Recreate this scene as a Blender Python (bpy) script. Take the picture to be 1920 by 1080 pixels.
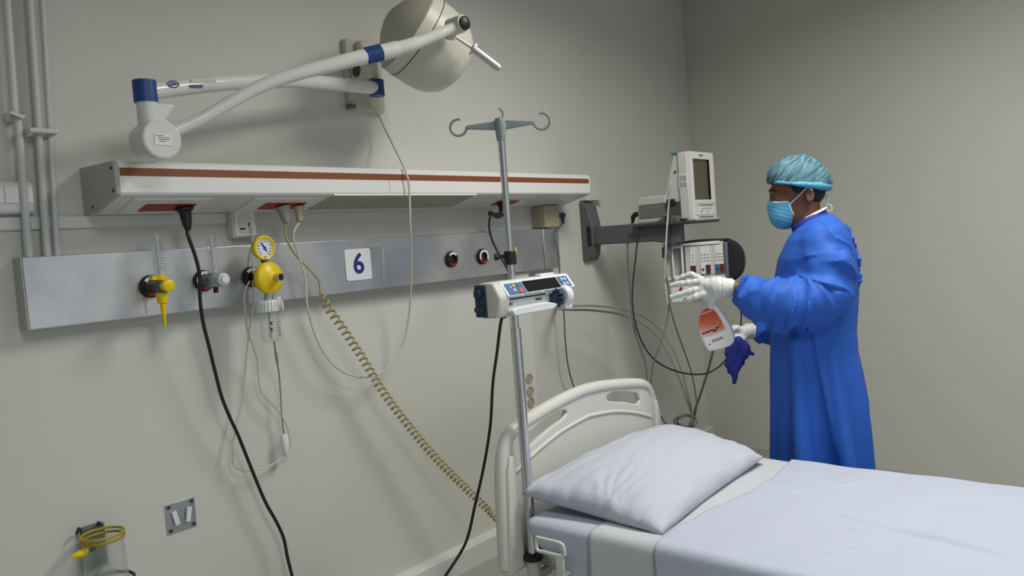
import bpy, math, random
import numpy as np
from mathutils import Vector, Matrix
random.seed(4)
for o in list(bpy.data.objects): bpy.data.objects.remove(o)
S = bpy.context.scene
COL = S.collection
# ------------------------------------------------------------------ camera
CAM = np.array([0.0, 0.0, 1.46])
FPX = 1480.0
def _rot(yaw, pitch, roll):
    yaw, pitch, roll = map(math.radians, (yaw, pitch, roll))
    cy, sy, cp, sp = math.cos(yaw), math.sin(yaw), math.cos(pitch), math.sin(pitch)
    fwd = np.array([sy*cp, cy*cp, sp]); right = np.array([cy, -sy, 0]); up = np.cross(right, fwd)
    cr, sr = math.cos(roll), math.sin(roll)
    return np.stack([cr*right+sr*up, -sr*right+cr*up, -fwd], 1)
RC = _rot(49.30056, -3.13213, -4.35028)
cd = bpy.data.cameras.new('camera'); cam = bpy.data.objects.new('camera', cd); COL.objects.link(cam)
cd.sensor_width = 36; cd.lens = FPX/1920*36; cd.clip_start = .05
m = Matrix([list(RC[0])+[CAM[0]], list(RC[1])+[CAM[1]], list(RC[2])+[CAM[2]], [0, 0, 0, 1]])
cam.matrix_world = m
S.camera = cam
# ------------------------------------------------------------------ world, lights, exposure
w = bpy.data.worlds.new('world'); S.world = w; w.use_nodes = True
bg = w.node_tree.nodes['Background']; bg.inputs[0].default_value = (.86, .93, 1, 1); bg.inputs[1].default_value = .55
def area(name, loc, size, power, col, rot=(0, 0, 0)):
    l = bpy.data.lights.new(name, 'AREA'); l.shape = 'RECTANGLE'; l.size, l.size_y = size
    l.energy = power; l.color = col; l.spread = math.radians(164)   # spread narrowed to keep the upper walls darker
    o = bpy.data.objects.new(name, l); COL.objects.link(o); o.location = loc; o.rotation_euler = rot
    return o
area('ceiling_troffer_and_fill', (2.6, .50, 2.99), (.6, 1.2), 49, (1, .97, .90))
area('ceiling_troffer_and_fill', (.5, -.7, 2.99), (.6, 1.2), 37, (.93, .98, 1))  # added cool fill that brightens the lower left of the head wall
S.view_settings.view_transform = 'Standard'; S.view_settings.look = 'None'
S.view_settings.gamma = 1; S.view_settings.use_curve_mapping = False
S.view_settings.exposure = 0.13
# ------------------------------------------------------------------ pixel -> place helpers (measuring the photograph)
YA = 2.557            # the head wall stands at this y
def ray(px, py): return RC @ np.array([(px-960)/FPX, -(py-540)/FPX, -1.0])
def P(px, py, ax, val):
    d = ray(px, py); return CAM + (val-CAM[ax])/d[ax]*d
def W(px, py, off=0.0): return P(px, py, 1, YA-off)
def RP(px, py, p0, n):
    d = ray(px, py); n = np.array(n, float); return CAM + (np.dot(np.array(p0)-CAM, n)/np.dot(d, n))*d
# ------------------------------------------------------------------ materials
def lin(c): return tuple((x/12.92 if x <= .04045 else ((x+.055)/1.055)**2.4) for x in c)
def hx(h): return lin(tuple(int(h[i:i+2], 16)/255 for i in (0, 2, 4)))
def mat(name, col, rough=.5, metal=0.0, bump=0, bscale=60, var=.0, vscale=3, trans=0, alpha=1, spec=.5, ior=1.45, coat=0, sheen=0):
    M = bpy.data.materials.new(name); M.use_nodes = True; nt = M.node_tree; b = nt.nodes['Principled BSDF']
    c = hx(col) if isinstance(col, str) else col
    b.inputs['Base Color'].default_value = (*c, 1); b.inputs['Roughness'].default_value = rough
    b.inputs['Metallic'].default_value = metal; b.inputs['IOR'].default_value = ior
    b.inputs['Transmission Weight'].default_value = trans; b.inputs['Alpha'].default_value = alpha
    b.inputs['Specular IOR Level'].default_value = spec; b.inputs['Coat Weight'].default_value = coat
    b.inputs['Sheen Weight'].default_value = sheen
    tc = nt.nodes.new('ShaderNodeTexCoord')
    if var:
        n = nt.nodes.new('ShaderNodeTexNoise'); n.inputs['Scale'].default_value = vscale; n.inputs['Detail'].default_value = 5
        nt.links.new(tc.outputs['Object'], n.inputs['Vector'])
        mx = nt.nodes.new('ShaderNodeMix'); mx.data_type = 'RGBA'
        mx.inputs[6].default_value = (*[x*(1-var) for x in c], 1); mx.inputs[7].default_value = (*[min(1, x*(1+var)) for x in c], 1)
        nt.links.new(n.outputs['Fac'], mx.inputs[0]); nt.links.new(mx.outputs[2], b.inputs['Base Color'])
    if bump:
        n = nt.nodes.new('ShaderNodeTexNoise'); n.inputs['Scale'].default_value = bscale; n.inputs['Detail'].default_value = 4
        nt.links.new(tc.outputs['Object'], n.inputs['Vector'])
        bp = nt.nodes.new('ShaderNodeBump'); bp.inputs['Strength'].default_value = bump; bp.inputs['Distance'].default_value = .01
        nt.links.new(n.outputs['Fac'], bp.inputs['Height']); nt.links.new(bp.outputs[0], b.inputs['Normal'])
    return M
m_wall = mat('painted_wall', (.60, .60, .55), .6, bump=.03, bscale=150, var=.025, vscale=2.5, spec=.25)
m_wallb = mat('painted_side_wall', (.585, .58, .53), .55, bump=.08, bscale=150, var=.03, vscale=2)
m_ceil = mat('ceiling_paint', (.62, .62, .58), .8, var=.02)
m_floor = mat('vinyl_floor', (.36, .36, .33), .35, var=.06, vscale=14)
m_white = mat('white_enamel', (.76, .76, .74), .35, var=.02)
m_trunk = mat('white_trunking_plastic', (.64, .645, .62), .4, var=.02)
m_pipe = mat('painted_pipe', (.56, .575, .56), .35, var=.03, vscale=8)
m_lampw = mat('ivory_lamp_enamel', (.60, .585, .49), .38, var=.05, vscale=5)
m_armw = mat('white_arm_enamel', (.66, .66, .63), .22, coat=.3)
m_blue = mat('blue_plastic', '1f4484', .4)
m_brown = mat('brown_stripe', '84492c', .5, var=.08, vscale=30)
m_grey = mat('grey_painted_metal', (.43, .43, .40), .45, var=.05, vscale=5)
m_dgrey = mat('dark_grey_plastic', '5e6264', .5, var=.06, vscale=10)
m_dgrey2 = mat('charcoal_plastic', '3d4042', .5, var=.06, vscale=10)
m_black = mat('black_rubber', (.012, .012, .013), .45)
m_red = mat('red_socket_plastic', '9a1d12', .4)
m_chrome = mat('chrome', (.62, .64, .66), .14, 1)
m_alu = mat('brushed_aluminium', (.58, .58, .58), .35, 1)
m_yel = mat('yellow_plastic', 'e8c800', .35)
m_yelc = mat('yellowed_cable', 'a79c70', .5, var=.06, vscale=6)
m_wcab = mat('white_cable', 'c8c4b4', .5)
m_gcab = mat('grey_cable', '77776f', .5)
m_sheet = mat('white_sheet', (.43, .46, .565), .85, bump=.25, bscale=18, sheen=.2)
m_sheet2 = mat('white_pillow_cotton', (.455, .48, .562), .85, bump=.3, bscale=22, sheen=.2)
m_draw = mat('white_draw_sheet', (.49, .51, .54), .85, bump=.25, bscale=25, sheen=.2)
m_head = mat('bed_ivory_plastic', (.60, .60, .55), .35, var=.02)
m_gown = mat('blue_gown_cloth', (.016, .100, .47), .7, bump=.35, bscale=16, sheen=0)
m_navy = mat('navy_scrub_cloth', (.022, .035, .26), .8, bump=.3, bscale=40)
m_cloth = mat('dark_blue_cloth', (.012, .022, .19), .85, bump=.4, bscale=50)
m_skin = mat('brown_skin', (.16, .070, .038), .5, bump=.1, bscale=120, var=.08, vscale=30)
m_hair = mat('black_hair', (.008, .007, .007), .6, bump=.5, bscale=300)
m_glove = mat('white_latex_glove', (.58, .59, .58), .5, bump=.3, bscale=60)
m_mask = mat('light_blue_mask', (.11, .40, .62), .65, bump=.25, bscale=60)
m_maskw = mat('white_mask_edge', (.70, .76, .82), .7)
m_paper = mat('white_paper', (.72, .73, .75), .6)
m_ink = mat('dark_ink', (.03, .03, .04), .6)
m_inkb = mat('navy_ink', (.018, .025, .22), .5)
m_glass = mat('clear_plastic', (.92, .95, .95), .08, trans=.92, alpha=.55, ior=1.2)
m_beige = mat('aged_beige_plastic', 'a8a088', .5, var=.05)
m_pump = mat('pump_white_plastic', (.66, .68, .68), .35)
m_pumpb = mat('pump_navy_plastic', '22384e', .45)
m_keypad = mat('blue_keypad', '3f6492', .4)
m_screen = mat('black_screen', (.01, .01, .012), .12)
m_mscreen = mat('olive_grey_screen', '575142', .25)
m_mon = mat('monitor_grey_plastic', (.56, .56, .53), .45)
m_monw = mat('monitor_white_plastic', (.70, .71, .70), .4)
m_teal = mat('teal_plastic', '2d7f78', .45)
m_maroon = mat('maroon_connector', '6b1c24', .4)
m_shoe = mat('dark_trouser_cloth', (.02, .03, .10), .8)

def steel_mat():
    M = bpy.data.materials.new('brushed_steel_panel'); M.use_nodes = True; nt = M.node_tree; b = nt.nodes['Principled BSDF']
    tc = nt.nodes.new('ShaderNodeTexCoord')
    n = nt.nodes.new('ShaderNodeTexNoise'); n.inputs['Scale'].default_value = 3.5; n.inputs['Detail'].default_value = 3
    nt.links.new(tc.outputs['Object'], n.inputs['Vector'])
    r = nt.nodes.new('ShaderNodeValToRGB'); r.color_ramp.elements[0].position = .36; r.color_ramp.elements[1].position = .6
    r.color_ramp.elements[0].color = (.46, .48, .53, 1); r.color_ramp.elements[1].color = (.66, .67, .68, 1)
    nt.links.new(n.outputs['Fac'], r.inputs[0]); nt.links.new(r.outputs[0], b.inputs['Base Color'])
    mp = nt.nodes.new('ShaderNodeMapping'); mp.inputs['Scale'].default_value = (3, 200, 200)
    n2 = nt.nodes.new('ShaderNodeTexNoise'); n2.inputs['Scale'].default_value = 4; n2.inputs['Detail'].default_value = 4
    nt.links.new(tc.outputs['Object'], mp.inputs[0]); nt.links.new(mp.outputs[0], n2.inputs['Vector'])
    bp = nt.nodes.new('ShaderNodeBump'); bp.inputs['Strength'].default_value = .12; bp.inputs['Distance'].default_value = .003
    nt.links.new(n2.outputs['Fac'], bp.inputs['Height']); nt.links.new(bp.outputs[0], b.inputs['Normal'])
    b.inputs['Metallic'].default_value = .85; b.inputs['Roughness'].default_value = .36
    return M
m_steel = steel_mat()
def cap_mat():
    M = mat('blue_bouffant_mesh', (.05, .26, .38), .7); nt = M.node_tree; b = nt.nodes['Principled BSDF']
    tc = nt.nodes.new('ShaderNodeTexCoord'); mp = nt.nodes.new('ShaderNodeMapping')
    mp.inputs['Rotation'].default_value = (0, math.radians(-48), 0); mp2 = nt.nodes.new('ShaderNodeMapping'); mp2.inputs['Scale'].default_value = (22, 30, 170)
    n = nt.nodes.new('ShaderNodeTexNoise'); n.inputs['Scale'].default_value = 1; n.inputs['Detail'].default_value = 3
    nt.links.new(tc.outputs['Object'], mp.inputs[0]); nt.links.new(mp.outputs[0], mp2.inputs[0]); nt.links.new(mp2.outputs[0], n.inputs['Vector'])
    r = nt.nodes.new('ShaderNodeValToRGB')
    e = r.color_ramp.elements; e[0].position = .38; e[0].color = (.030, .085, .11, 1); e[1].position = .66; e[1].color = (.11, .25, .32, 1)
    nt.links.new(n.outputs['Fac'], r.inputs[0]); nt.links.new(r.outputs[0], b.inputs['Base Color'])
    return M
m_cap = cap_mat()
m_capband = mat('light_blue_elastic_band', (.09, .36, .52), .75, bump=.6, bscale=130)

# ------------------------------------------------------------------ object helpers
ORG = {}
def tag(o, label, cat, group=None, kind=None):
    if label: o['label'] = label
    if cat: o['category'] = cat
    if group: o['group'] = group
    if kind: o['kind'] = kind
    return o
def thing(name, label, cat, loc, group=None, rotz=0):
    o = bpy.data.objects.new(name, None); COL.objects.link(o); o.empty_display_size = .05
    o.location = tuple(loc); o.rotation_euler = (0, 0, rotz); ORG[o.name] = np.array(loc, float) if not rotz else np.zeros(3)
    return tag(o, label, cat, group)
class MB:
    def __init__(s): s.v = []; s.f = []
    def add(s, v, f):
        n = len(s.v); s.v += [tuple(map(float, p)) for p in v]; s.f += [tuple(i+n for i in q) for q in f]; return s
    def box(s, lo, hi):
        (a, b, c), (d, e, g) = lo, hi
        a, d = min(a, d), max(a, d); b, e = min(b, e), max(b, e); c, g = min(c, g), max(c, g)
        return s.add([(a, b, c), (d, b, c), (d, e, c), (a, e, c), (a, b, g), (d, b, g), (d, e, g), (a, e, g)],
                     [(0, 3, 2, 1), (4, 5, 6, 7), (0, 1, 5, 4), (1, 2, 6, 5), (2, 3, 7, 6), (3, 0, 4, 7)])
    def obox(s, c, ax, ay, az, h):   # centre, three unit axes, half sizes
        c, ax, ay, az = [np.array(q, float) for q in (c, ax, ay, az)]
        v = [c+sx*h[0]*ax+sy*h[1]*ay+sz*h[2]*az for sz in (-1, 1) for sy, sx in ((-1, -1), (-1, 1), (1, 1), (1, -1))]
        f = [(0, 3, 2, 1), (4, 5, 6, 7), (0, 1, 5, 4), (1, 2, 6, 5), (2, 3, 7, 6), (3, 0, 4, 7)]
        if np.dot(np.cross(ax, ay), az) < 0: f = [q[::-1] for q in f]
        return s.add(v, f)
    def prism(s, poly, o, ax, ay, an, depth):   # 2d outline extruded along an
        o, ax, ay, an = [np.array(q, float) for q in (o, ax, ay, an)]
        n = len(poly); v = [o+a*ax+b*ay for a, b in poly]+[o+a*ax+b*ay+an*depth for a, b in poly]
        f = [tuple(range(n))[::-1], tuple(range(n, 2*n))]+[(i, (i+1) % n, (i+1) % n+n, i+n) for i in range(n)]
        ar = sum(poly[i][0]*poly[(i+1) % n][1]-poly[(i+1) % n][0]*poly[i][1] for i in range(n))
        if ar*np.dot(np.cross(ax, ay), an)*depth < 0: f = [q[::-1] for q in f]
        return s.add(v, f)
    def tube(s, pts, r, n=8, closed=False, caps=True):
        pts = [np.array(p, float) for p in pts]; m = len(pts); r = [r]*m if np.isscalar(r) else list(r)
        T = []
        for i in range(m):
            a = pts[(i-1) % m] if closed or i > 0 else pts[0]; b = pts[(i+1) % m] if closed or i < m-1 else pts[-1]
            t = b-a; L = np.linalg.norm(t); T.append(t/L if L > 1e-9 else np.array([0, 0, 1.]))
        u = np.cross(T[0], [0, 0, 1]); u = u/np.linalg.norm(u) if np.linalg.norm(u) > 1e-3 else np.array([1., 0, 0])
        v = []
        for i in range(m):
            u = u-T[i]*np.dot(u, T[i]); u /= np.linalg.norm(u); w_ = np.cross(T[i], u)
            for k in range(n):
                a = 2*math.pi*k/n; v.append(pts[i]+r[i]*(math.cos(a)*u+math.sin(a)*w_))
        f = []
        for i in range(m if closed else m-1):
            j = (i+1) % m
            for k in range(n): f.append((i*n+k, i*n+(k+1) % n, j*n+(k+1) % n, j*n+k))
        if caps and not closed: f += [tuple(range(n))[::-1], tuple((m-1)*n+k for k in range(n))]
        return s.add(v, f)
    def lathe(s, prof, o, axis, n=24):     # profile (distance along the axis, radius)
        o = np.array(o, float); ax = np.array(axis, float); ax /= np.linalg.norm(ax)
        u = np.cross(ax, [0, 0, 1]); u = u/np.linalg.norm(u) if np.linalg.norm(u) > 1e-3 else np.array([1., 0, 0]); w_ = np.cross(ax, u)
        v = []; 
        for a, r in prof:
            for k in range(n):
                t = 2*math.pi*k/n; v.append(o+a*ax+max(r, 1e-5)*(math.cos(t)*u+math.sin(t)*w_))
        f = [(i*n+k, i*n+(k+1) % n, (i+1)*n+(k+1) % n, (i+1)*n+k) for i in range(len(prof)-1) for k in range(n)]
        f += [tuple(range(n))[::-1], tuple((len(prof)-1)*n+k for k in range(n))]
        return s.add(v, f)
    def cyl(s, a, b, r, n=20, r2=None):
        a, b = np.array(a, float), np.array(b, float)
        return s.lathe([(0, r), (np.linalg.norm(b-a), r if r2 is None else r2)], a, b-a, n)
    def sph(s, c, r, n=14):
        r = [r]*3 if np.isscalar(r) else r
        return s.add([(c[0]+r[0]*math.sin(math.pi*i/n)*math.cos(2*math.pi*k/n), c[1]+r[1]*math.sin(math.pi*i/n)*math.sin(2*math.pi*k/n), c[2]+r[2]*math.cos(math.pi*i/n)) for i in range(n+1) for k in range(n)],
                     [(i*n+k, (i+1)*n+k, (i+1)*n+(k+1) % n, i*n+(k+1) % n) for i in range(n) for k in range(n)])
def root(o):
    while o.parent: o = o.parent
    return o
def link(name, me, mt, parent, smooth, bevel, seg=2, angle=40):
    me.materials.clear(); me.materials.append(mt)
    if smooth: me.polygons.foreach_set('use_smooth', [True]*len(me.polygons))
    o = bpy.data.objects.new(name, me); COL.objects.link(o)
    if parent: o.parent = parent
    if bevel:
        b = o.modifiers.new('bevel', 'BEVEL'); b.width = bevel; b.segments = seg; b.limit_method = 'ANGLE'; b.angle_limit = math.radians(35)
    if smooth or bevel:
        try: me.set_sharp_from_angle(angle=math.radians(angle))
        except Exception: pass
        if bevel and not smooth:
            me.polygons.foreach_set('use_smooth', [True]*len(me.polygons))
    return o
def obj(name, mb, mt, parent=None, smooth=False, bevel=0, label=None, **k):
    org = ORG[root(parent).name] if parent else np.zeros(3)
    v = np.array(mb.v, float)-org
    if not parent:          # origin at the base of the thing
        c = (v.min(0)+v.max(0))/2; c[2] = v[:, 2].min(); v = v-c
    me = bpy.data.meshes.new(name); me.from_pydata(v.tolist(), [], mb.f); me.update()
    o = link(name, me, mt, parent, smooth, bevel, **k)
    if not parent: o.location = tuple(c); ORG[o.name] = c
    if label: o['label'] = label
    return o
def struct(name, mb, mt, label, cat='wall', **k): return tag(obj(name, mb, mt, **k), label, cat, kind='structure')
def spline(pts, n=10, closed=False):
    p = [np.array(q, float) for q in pts]; out = []; m = len(p)
    rng = range(m) if closed else range(m-1)
    g = lambda i: p[i % m] if closed else (p[i] if 0 <= i < m else (2*p[0]-p[1] if i < 0 else 2*p[-1]-p[-2]))
    for i in rng:
        a, b, c, d = g(i-1), g(i), g(i+1), g(i+2)
        for k in range(n):
            t = k/n; out.append(.5*((2*b)+(-a+c)*t+(2*a-5*b+4*c-d)*t*t+(-a+3*b-3*c+d)*t**3))
    if not closed: out.append(p[-1])
    return out
def plate(name, outer, holes, o, ax, ay, an, half, bevel, mt, parent, label=None, cyc=True):
    cu = bpy.data.curves.new(name, 'CURVE'); cu.dimensions = '2D'; cu.fill_mode = 'BOTH'; cu.extrude = half-bevel; cu.bevel_depth = bevel; cu.bevel_resolution = 3
    cu.offset = -bevel
    for L in [outer]+holes:
        sp = cu.splines.new('POLY'); sp.points.add(len(L)-1); sp.use_cyclic_u = True
        for i, q in enumerate(L): sp.points[i].co = (q[0], q[1], 0, 1)
    t = bpy.data.objects.new('tmp', cu); COL.objects.link(t)
    me = bpy.data.meshes.new_from_object(t.evaluated_get(bpy.context.evaluated_depsgraph_get())); bpy.data.objects.remove(t)
    M = Matrix([[ax[0], ay[0], an[0], o[0]], [ax[1], ay[1], an[1], o[1]], [ax[2], ay[2], an[2], o[2]], [0, 0, 0, 1]])
    me.transform(M)
    org = ORG[root(parent).name] if parent else np.array(o, float)
    me.transform(Matrix.Translation(Vector((-org).tolist())))
    ob = link(name, me, mt, parent, True, 0)
    if not parent: ob.location = tuple(org); ORG[ob.name] = org
    if label: ob['label'] = label
    return ob
def text(name, s, size, o, ax, ay, mt, parent, bold=0, ext=.0006, label=None):
    cu = bpy.data.curves.new(name, 'FONT'); cu.body = s; cu.size = size; cu.extrude = ext; cu.align_x = 'CENTER'; cu.align_y = 'CENTER'; cu.offset = bold
    t = bpy.data.objects.new('tmp', cu); COL.objects.link(t)
    me = bpy.data.meshes.new_from_object(t.evaluated_get(bpy.context.evaluated_depsgraph_get())); bpy.data.objects.remove(t)
    an = np.cross(ax, ay)
    me.transform(Matrix([[ax[0], ay[0], an[0], o[0]], [ax[1], ay[1], an[1], o[1]], [ax[2], ay[2], an[2], o[2]], [0, 0, 0, 1]]))
    org = ORG[root(parent).name]; me.transform(Matrix.Translation(Vector((-org).tolist())))
    ob = link(name, me, mt, parent, False, 0)
    if label: ob['label'] = label
    return ob
X, Y, Z = np.eye(3)
NY = -Y

# ------------------------------------------------------------------ signed distance modelling
def smin(a, b, k):
    h = np.clip(.5+.5*(b-a)/k, 0, 1); return b*(1-h)+a*h-k*h*(1-h)
def smax(a, b, k): return -smin(-a, -b, k)
def cap(p, a, b, ra, rb):
    a, b = np.array(a, float), np.array(b, float); d = b-a
    t = np.clip(((p-a)@d)/max(d@d, 1e-9), 0, 1); return np.linalg.norm(p-a-t[..., None]*d, axis=-1)-(ra+(rb-ra)*t)
def ell(p, c, r):
    r = np.array(r, float); q = p-np.array(c, float); k0 = np.linalg.norm(q/r, axis=-1); k1 = np.linalg.norm(q/r**2, axis=-1)
    return k0*(k0-1)/np.maximum(k1, 1e-9)
def surfnet(f, lo, hi, h):
    lo = np.array(lo, float); n = [int(math.ceil((hi[i]-lo[i])/h))+1 for i in range(3)]
    ax = [lo[i]+h*np.arange(n[i]) for i in range(3)]
    V = np.empty(n, np.float32)
    for i in range(0, n[0], 16):
        g = np.stack(np.meshgrid(ax[0][i:i+16], ax[1], ax[2], indexing='ij'), -1); V[i:i+16] = f(g)
    V[0] = V[-1] = 1; V[:, 0] = V[:, -1] = 1; V[:, :, 0] = V[:, :, -1] = 1
    sg = V < 0
    corners = [(a, b, c) for a in (0, 1) for b in (0, 1) for c in (0, 1)]
    cell = [k-1 for k in n]
    sub = lambda A, o: A[o[0]:o[0]+cell[0], o[1]:o[1]+cell[1], o[2]:o[2]+cell[2]]
    cnt = sum(sub(sg, o).astype(np.int8) for o in corners)
    act = (cnt > 0) & (cnt < 8); idx = -np.ones(cell, np.int64); ids = np.argwhere(act); idx[act] = np.arange(len(ids))
    acc = np.zeros((len(ids), 3)); num = np.zeros(len(ids))
    for o in corners:
        for d in range(3):
            if o[d]: continue
            o2 = list(o); o2[d] = 1
            a = V[ids[:, 0]+o[0], ids[:, 1]+o[1], ids[:, 2]+o[2]]; b = V[ids[:, 0]+o2[0], ids[:, 1]+o2[1], ids[:, 2]+o2[2]]
            mm = (a < 0) != (b < 0); t = np.where(mm, a/np.where(mm, a-b, 1), 0)
            q = np.repeat(np.array([o], float), len(ids), 0); q[:, d] += t
            acc += q*mm[:, None]; num += mm
    verts = lo+h*(ids+acc/num[:, None])
    faces = []
    for d in range(3):
        e1, e2 = [(1, 2), (2, 0), (0, 1)][d]
        a = V.take(range(n[d]-1), d) < 0; b = V.take(range(1, n[d]), d) < 0
        for flip, msk in ((False, a & ~b), (True, ~a & b)):
            e = np.argwhere(msk); e = e[(e[:, e1] > 0) & (e[:, e2] > 0) & (e[:, e1] < n[e1]-1) & (e[:, e2] < n[e2]-1)]
            qs = []
            for (u, v_) in ((1, 1), (0, 1), (0, 0), (1, 0)):
                c = e.copy(); c[:, e1] -= u; c[:, e2] -= v_; qs.append(idx[c[:, 0], c[:, 1], c[:, 2]])
            qs = np.stack(qs, 1)
            if flip: qs = qs[:, ::-1]
            faces.append(qs)
    F = np.concatenate(faces); F = F[(F >= 0).all(1)]
    mb = MB(); mb.v = verts; mb.f = F.tolist(); return mb
def sn_obj(name, f, lo, hi, h, mt, parent, it=2, label=None):
    mb = surfnet(f, lo, hi, h); o = obj(name, mb, mt, parent, smooth=True, angle=180)
    if it:
        s_ = o.modifiers.new('smooth', 'SMOOTH'); s_.iterations = it; s_.factor = .5
    if label: o['label'] = label
    return o

# ================================================================== THE ROOM
CX, CZ = 4.945, 3.015
struct('floor', MB().box((-2.5, -4, -.1), (CX+.1, YA+.1, 0)), m_floor, 'grey vinyl hospital floor beneath the bed', 'floor')
struct('ceiling', MB().box((-2.5, -4, CZ), (CX+.1, YA+.1, CZ+.1)), m_ceil, 'pale ceiling just showing at the top of the corner', 'ceiling')
struct('wall_back', MB().box((-2.5, YA, 0), (CX, YA+.1, CZ)), m_wall, 'off-white wall behind the bed carrying the medical rails')
struct('wall_right', MB().prism([(CX, YA), (CX-.145*(YA+4), -4), (CX+.1, -4), (CX+.1, YA)], (0, 0, 0), X, Y, Z, CZ), m_wallb, 'plain beige wall behind the person in blue')
struct('wall_left', MB().box((-2.6, -4, 0), (-2.5, YA+.1, CZ)), m_wall, 'off-white wall at the left end of the room')
# skirting duct along the head wall
mb = MB(); mb.prism([(0, 0), (.040, 0), (.040, .094), (.030, .106), (0, .112)], (-2.5, YA, 0), NY, Z, X, CX+2.5)
struct('baseboard_back', mb, m_trunk, 'white skirting duct along the foot of the head wall', 'baseboard')

# ------------------------------------------------------------------ pipes down the left of the wall
def pipe(px0, px1, label, off=.034, r=.0125, jog=None):
    t = thing('wall_pipe', label, 'pipe', W(px1, 478, off), 'grey pipes running down the wall')
    a = W(px0, 0, off); b = W(px1, 478, off)
    top = a+(a-b)/(a[2]-b[2])*(3.0-a[2])
    if jog is None: pts = [top, b-np.array([0, 0, .01])]
    else:
        j0, j1 = W(*jog[0], off), W(*jog[1], off); pts = [top, j0, j0+(j1-j0)*.5, j1, b-np.array([0, 0, .01])]
    obj('pipe_run', MB().tube(pts, r, 14), m_pipe, t, smooth=True)
    return t
p1 = pipe(16.5, 54, 'grey pipe nearest the left edge of the photo with a clip of its own', r=.0112, jog=((27, 208), (33, 222)))
p2 = pipe(55.5, 88, 'middle of the three grey pipes, clipped together with the right one', r=.0105)
p3 = pipe(79, 107, 'rightmost grey pipe, thinnest, nearest the service duct', r=.0088)
def clip(parent, a, b, off=.05):
    A, B = W(*a, off), W(*b, off); mb = MB().box((A[0], YA, min(A[2], B[2])-.011), (B[0], YA-.028, max(A[2], B[2])+.011))
    obj('pipe_clip', mb, m_trunk, parent, bevel=.003)
    mb = MB().tube([A+[0, 0.02, 0], A-[0, .012, 0], B-[0, .012, 0], B+[0, .02, 0]], .008, 8); obj('clip_strap', mb, m_trunk, parent, smooth=True)
clip(p1, (18, 215), (40, 218)); clip(p2, (55, 245), (103, 248))
# ------------------------------------------------------------------ flat rail and switch box at the left
zr = .5*(W(75, 406)[2]+W(75, 431)[2])
tag(obj('equipment_rail', MB().box((-.6, YA-.012, zr-.019), (1.465, YA, zr+.019)), m_trunk, bevel=.003),
    'pale flat rail on the wall running behind the pipes and under the service duct', 'rail')
t = thing('switch_box', 'white wall box of blank switch covers at the left edge, behind the pipes', 'switch box', W(20, 400))
A, B = W(-60, 338, .03), W(68, 400, .03)
obj('box_body', MB().box((A[0], YA-.032, B[2]), (B[0], YA, A[2])), m_trunk, t, bevel=.010)
x0 = A[0]+.01
for i in range(4):
    obj('switch_cover', MB().box((x0+i*.037, YA-.036, B[2]+.03), (x0+.034+i*.037, YA-.031, A[2]-.018)), m_white, t, bevel=.001)
# small white box beyond the right end of the duct
t = thing('wall_box', 'small white wall box past the right end of the service duct', 'wall box', W(1115, 375))
A, B = W(1098, 337, .03), W(1126, 372, .03)
obj('box_body', MB().box((A[0], YA-.03, B[2]), (B[0], YA, A[2])), m_wall, t, bevel=.004)
obj('lower_lip', MB().box((A[0]-.03, YA-.045, B[2]-.012), (B[0]+.01, YA, B[2])), m_trunk, t, bevel=.003)

# ------------------------------------------------------------------ the long service duct
BX0, BX1 = 1.0, 3.368
D1, D2 = .07, .24; ZB, ZF, ZT = 1.647, 1.690, 1.786
t = duct = thing('service_duct', 'long white bedhead service duct with a brown stripe above the steel panel', 'service duct', (BX0, YA, ZB))
prof = [(0, ZB), (D1, ZB), (D2-.006, ZF-.003), (D2, ZF+.004), (D2, ZT-.010), (D2-.012, ZT), (0, ZT+.005)]
obj('duct_body', MB().prism(prof, (BX0+.012, YA, 0), NY, Z, X, BX1-BX0-.024), m_white, t, smooth=True, angle=25)
for x in (BX0, BX1-.012):
    e = obj('end_plate', MB().prism(prof, (x, YA, 0), NY, Z, X, .012), m_grey if x == BX0 else m_white, t, bevel=.002)
    if x == BX0:
        for d, z in ((D2-.02, ZT-.02), (D2-.02, ZF+.012), (.07, ZB+.02)):
            obj('screw', MB().cyl((x-.002, YA-d, z), (x+.002, YA-d, z), .005, 10), m_dgrey2, e, smooth=True)
obj('brown_stripe', MB().box((BX0+.014, YA-D2-.0012, 1.742), (BX1-.013, YA-D2+.001, 1.765)), m_brown, t, label='brown stripe')
obj('front_seam', MB().box((2.02, YA-D2-.0008, ZF+.006), (2.022, YA-D2+.001, 1.742)), m_grey, t)
obj('label_plate', MB().box((BX0+.05, YA-D2-.001, 1.712), (BX0+.115, YA-D2+.001, 1.728)), m_white, t)
# underside: a slope; local axis s runs from the wall edge to the front
SO = np.array([0, YA-D1, ZB]); SS = np.array([0, -(D2-D1), ZF-ZB]); SL = np.linalg.norm(SS); SS /= SL; SN = np.cross(X, SS)
if SN[2] > 0: SN = -SN
def sl(px, py):
    q = RP(px, py, SO, SN); return q[0], (q-SO)@SS
def spt(x, s, n=0.): return np.array([x, 0, 0])+SO*[0, 1, 1]+s*SS+n*SN
def inset(frame, red, ns):
    q = [sl(*p) for p in frame]; x0, x1 = (q[0][0]+q[3][0])/2, (q[1][0]+q[2][0])/2
    r = [sl(*p) for p in red]; rx0, rx1 = (r[0][0]+r[3][0])/2, (r[1][0]+r[2][0])/2
    s0, s1 = .012, SL-.03
    pl = MB().obox(spt((x0+x1)/2, (s0+s1)/2, .003), X, SS, SN, ((x1-x0)/2, (s1-s0)/2, .0045))
    fr = obj('socket_frame', pl, m_white, duct, bevel=.002)
    sc = (s0+s1)/2-.005
    obj('socket_strip', MB().obox(spt((rx0+rx1)/2, sc, .008), X, SS, SN, ((rx1-rx0)/2, .030, .0025)), m_red, fr, label='red socket strip')
    return rx0, rx1, sc
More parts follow.
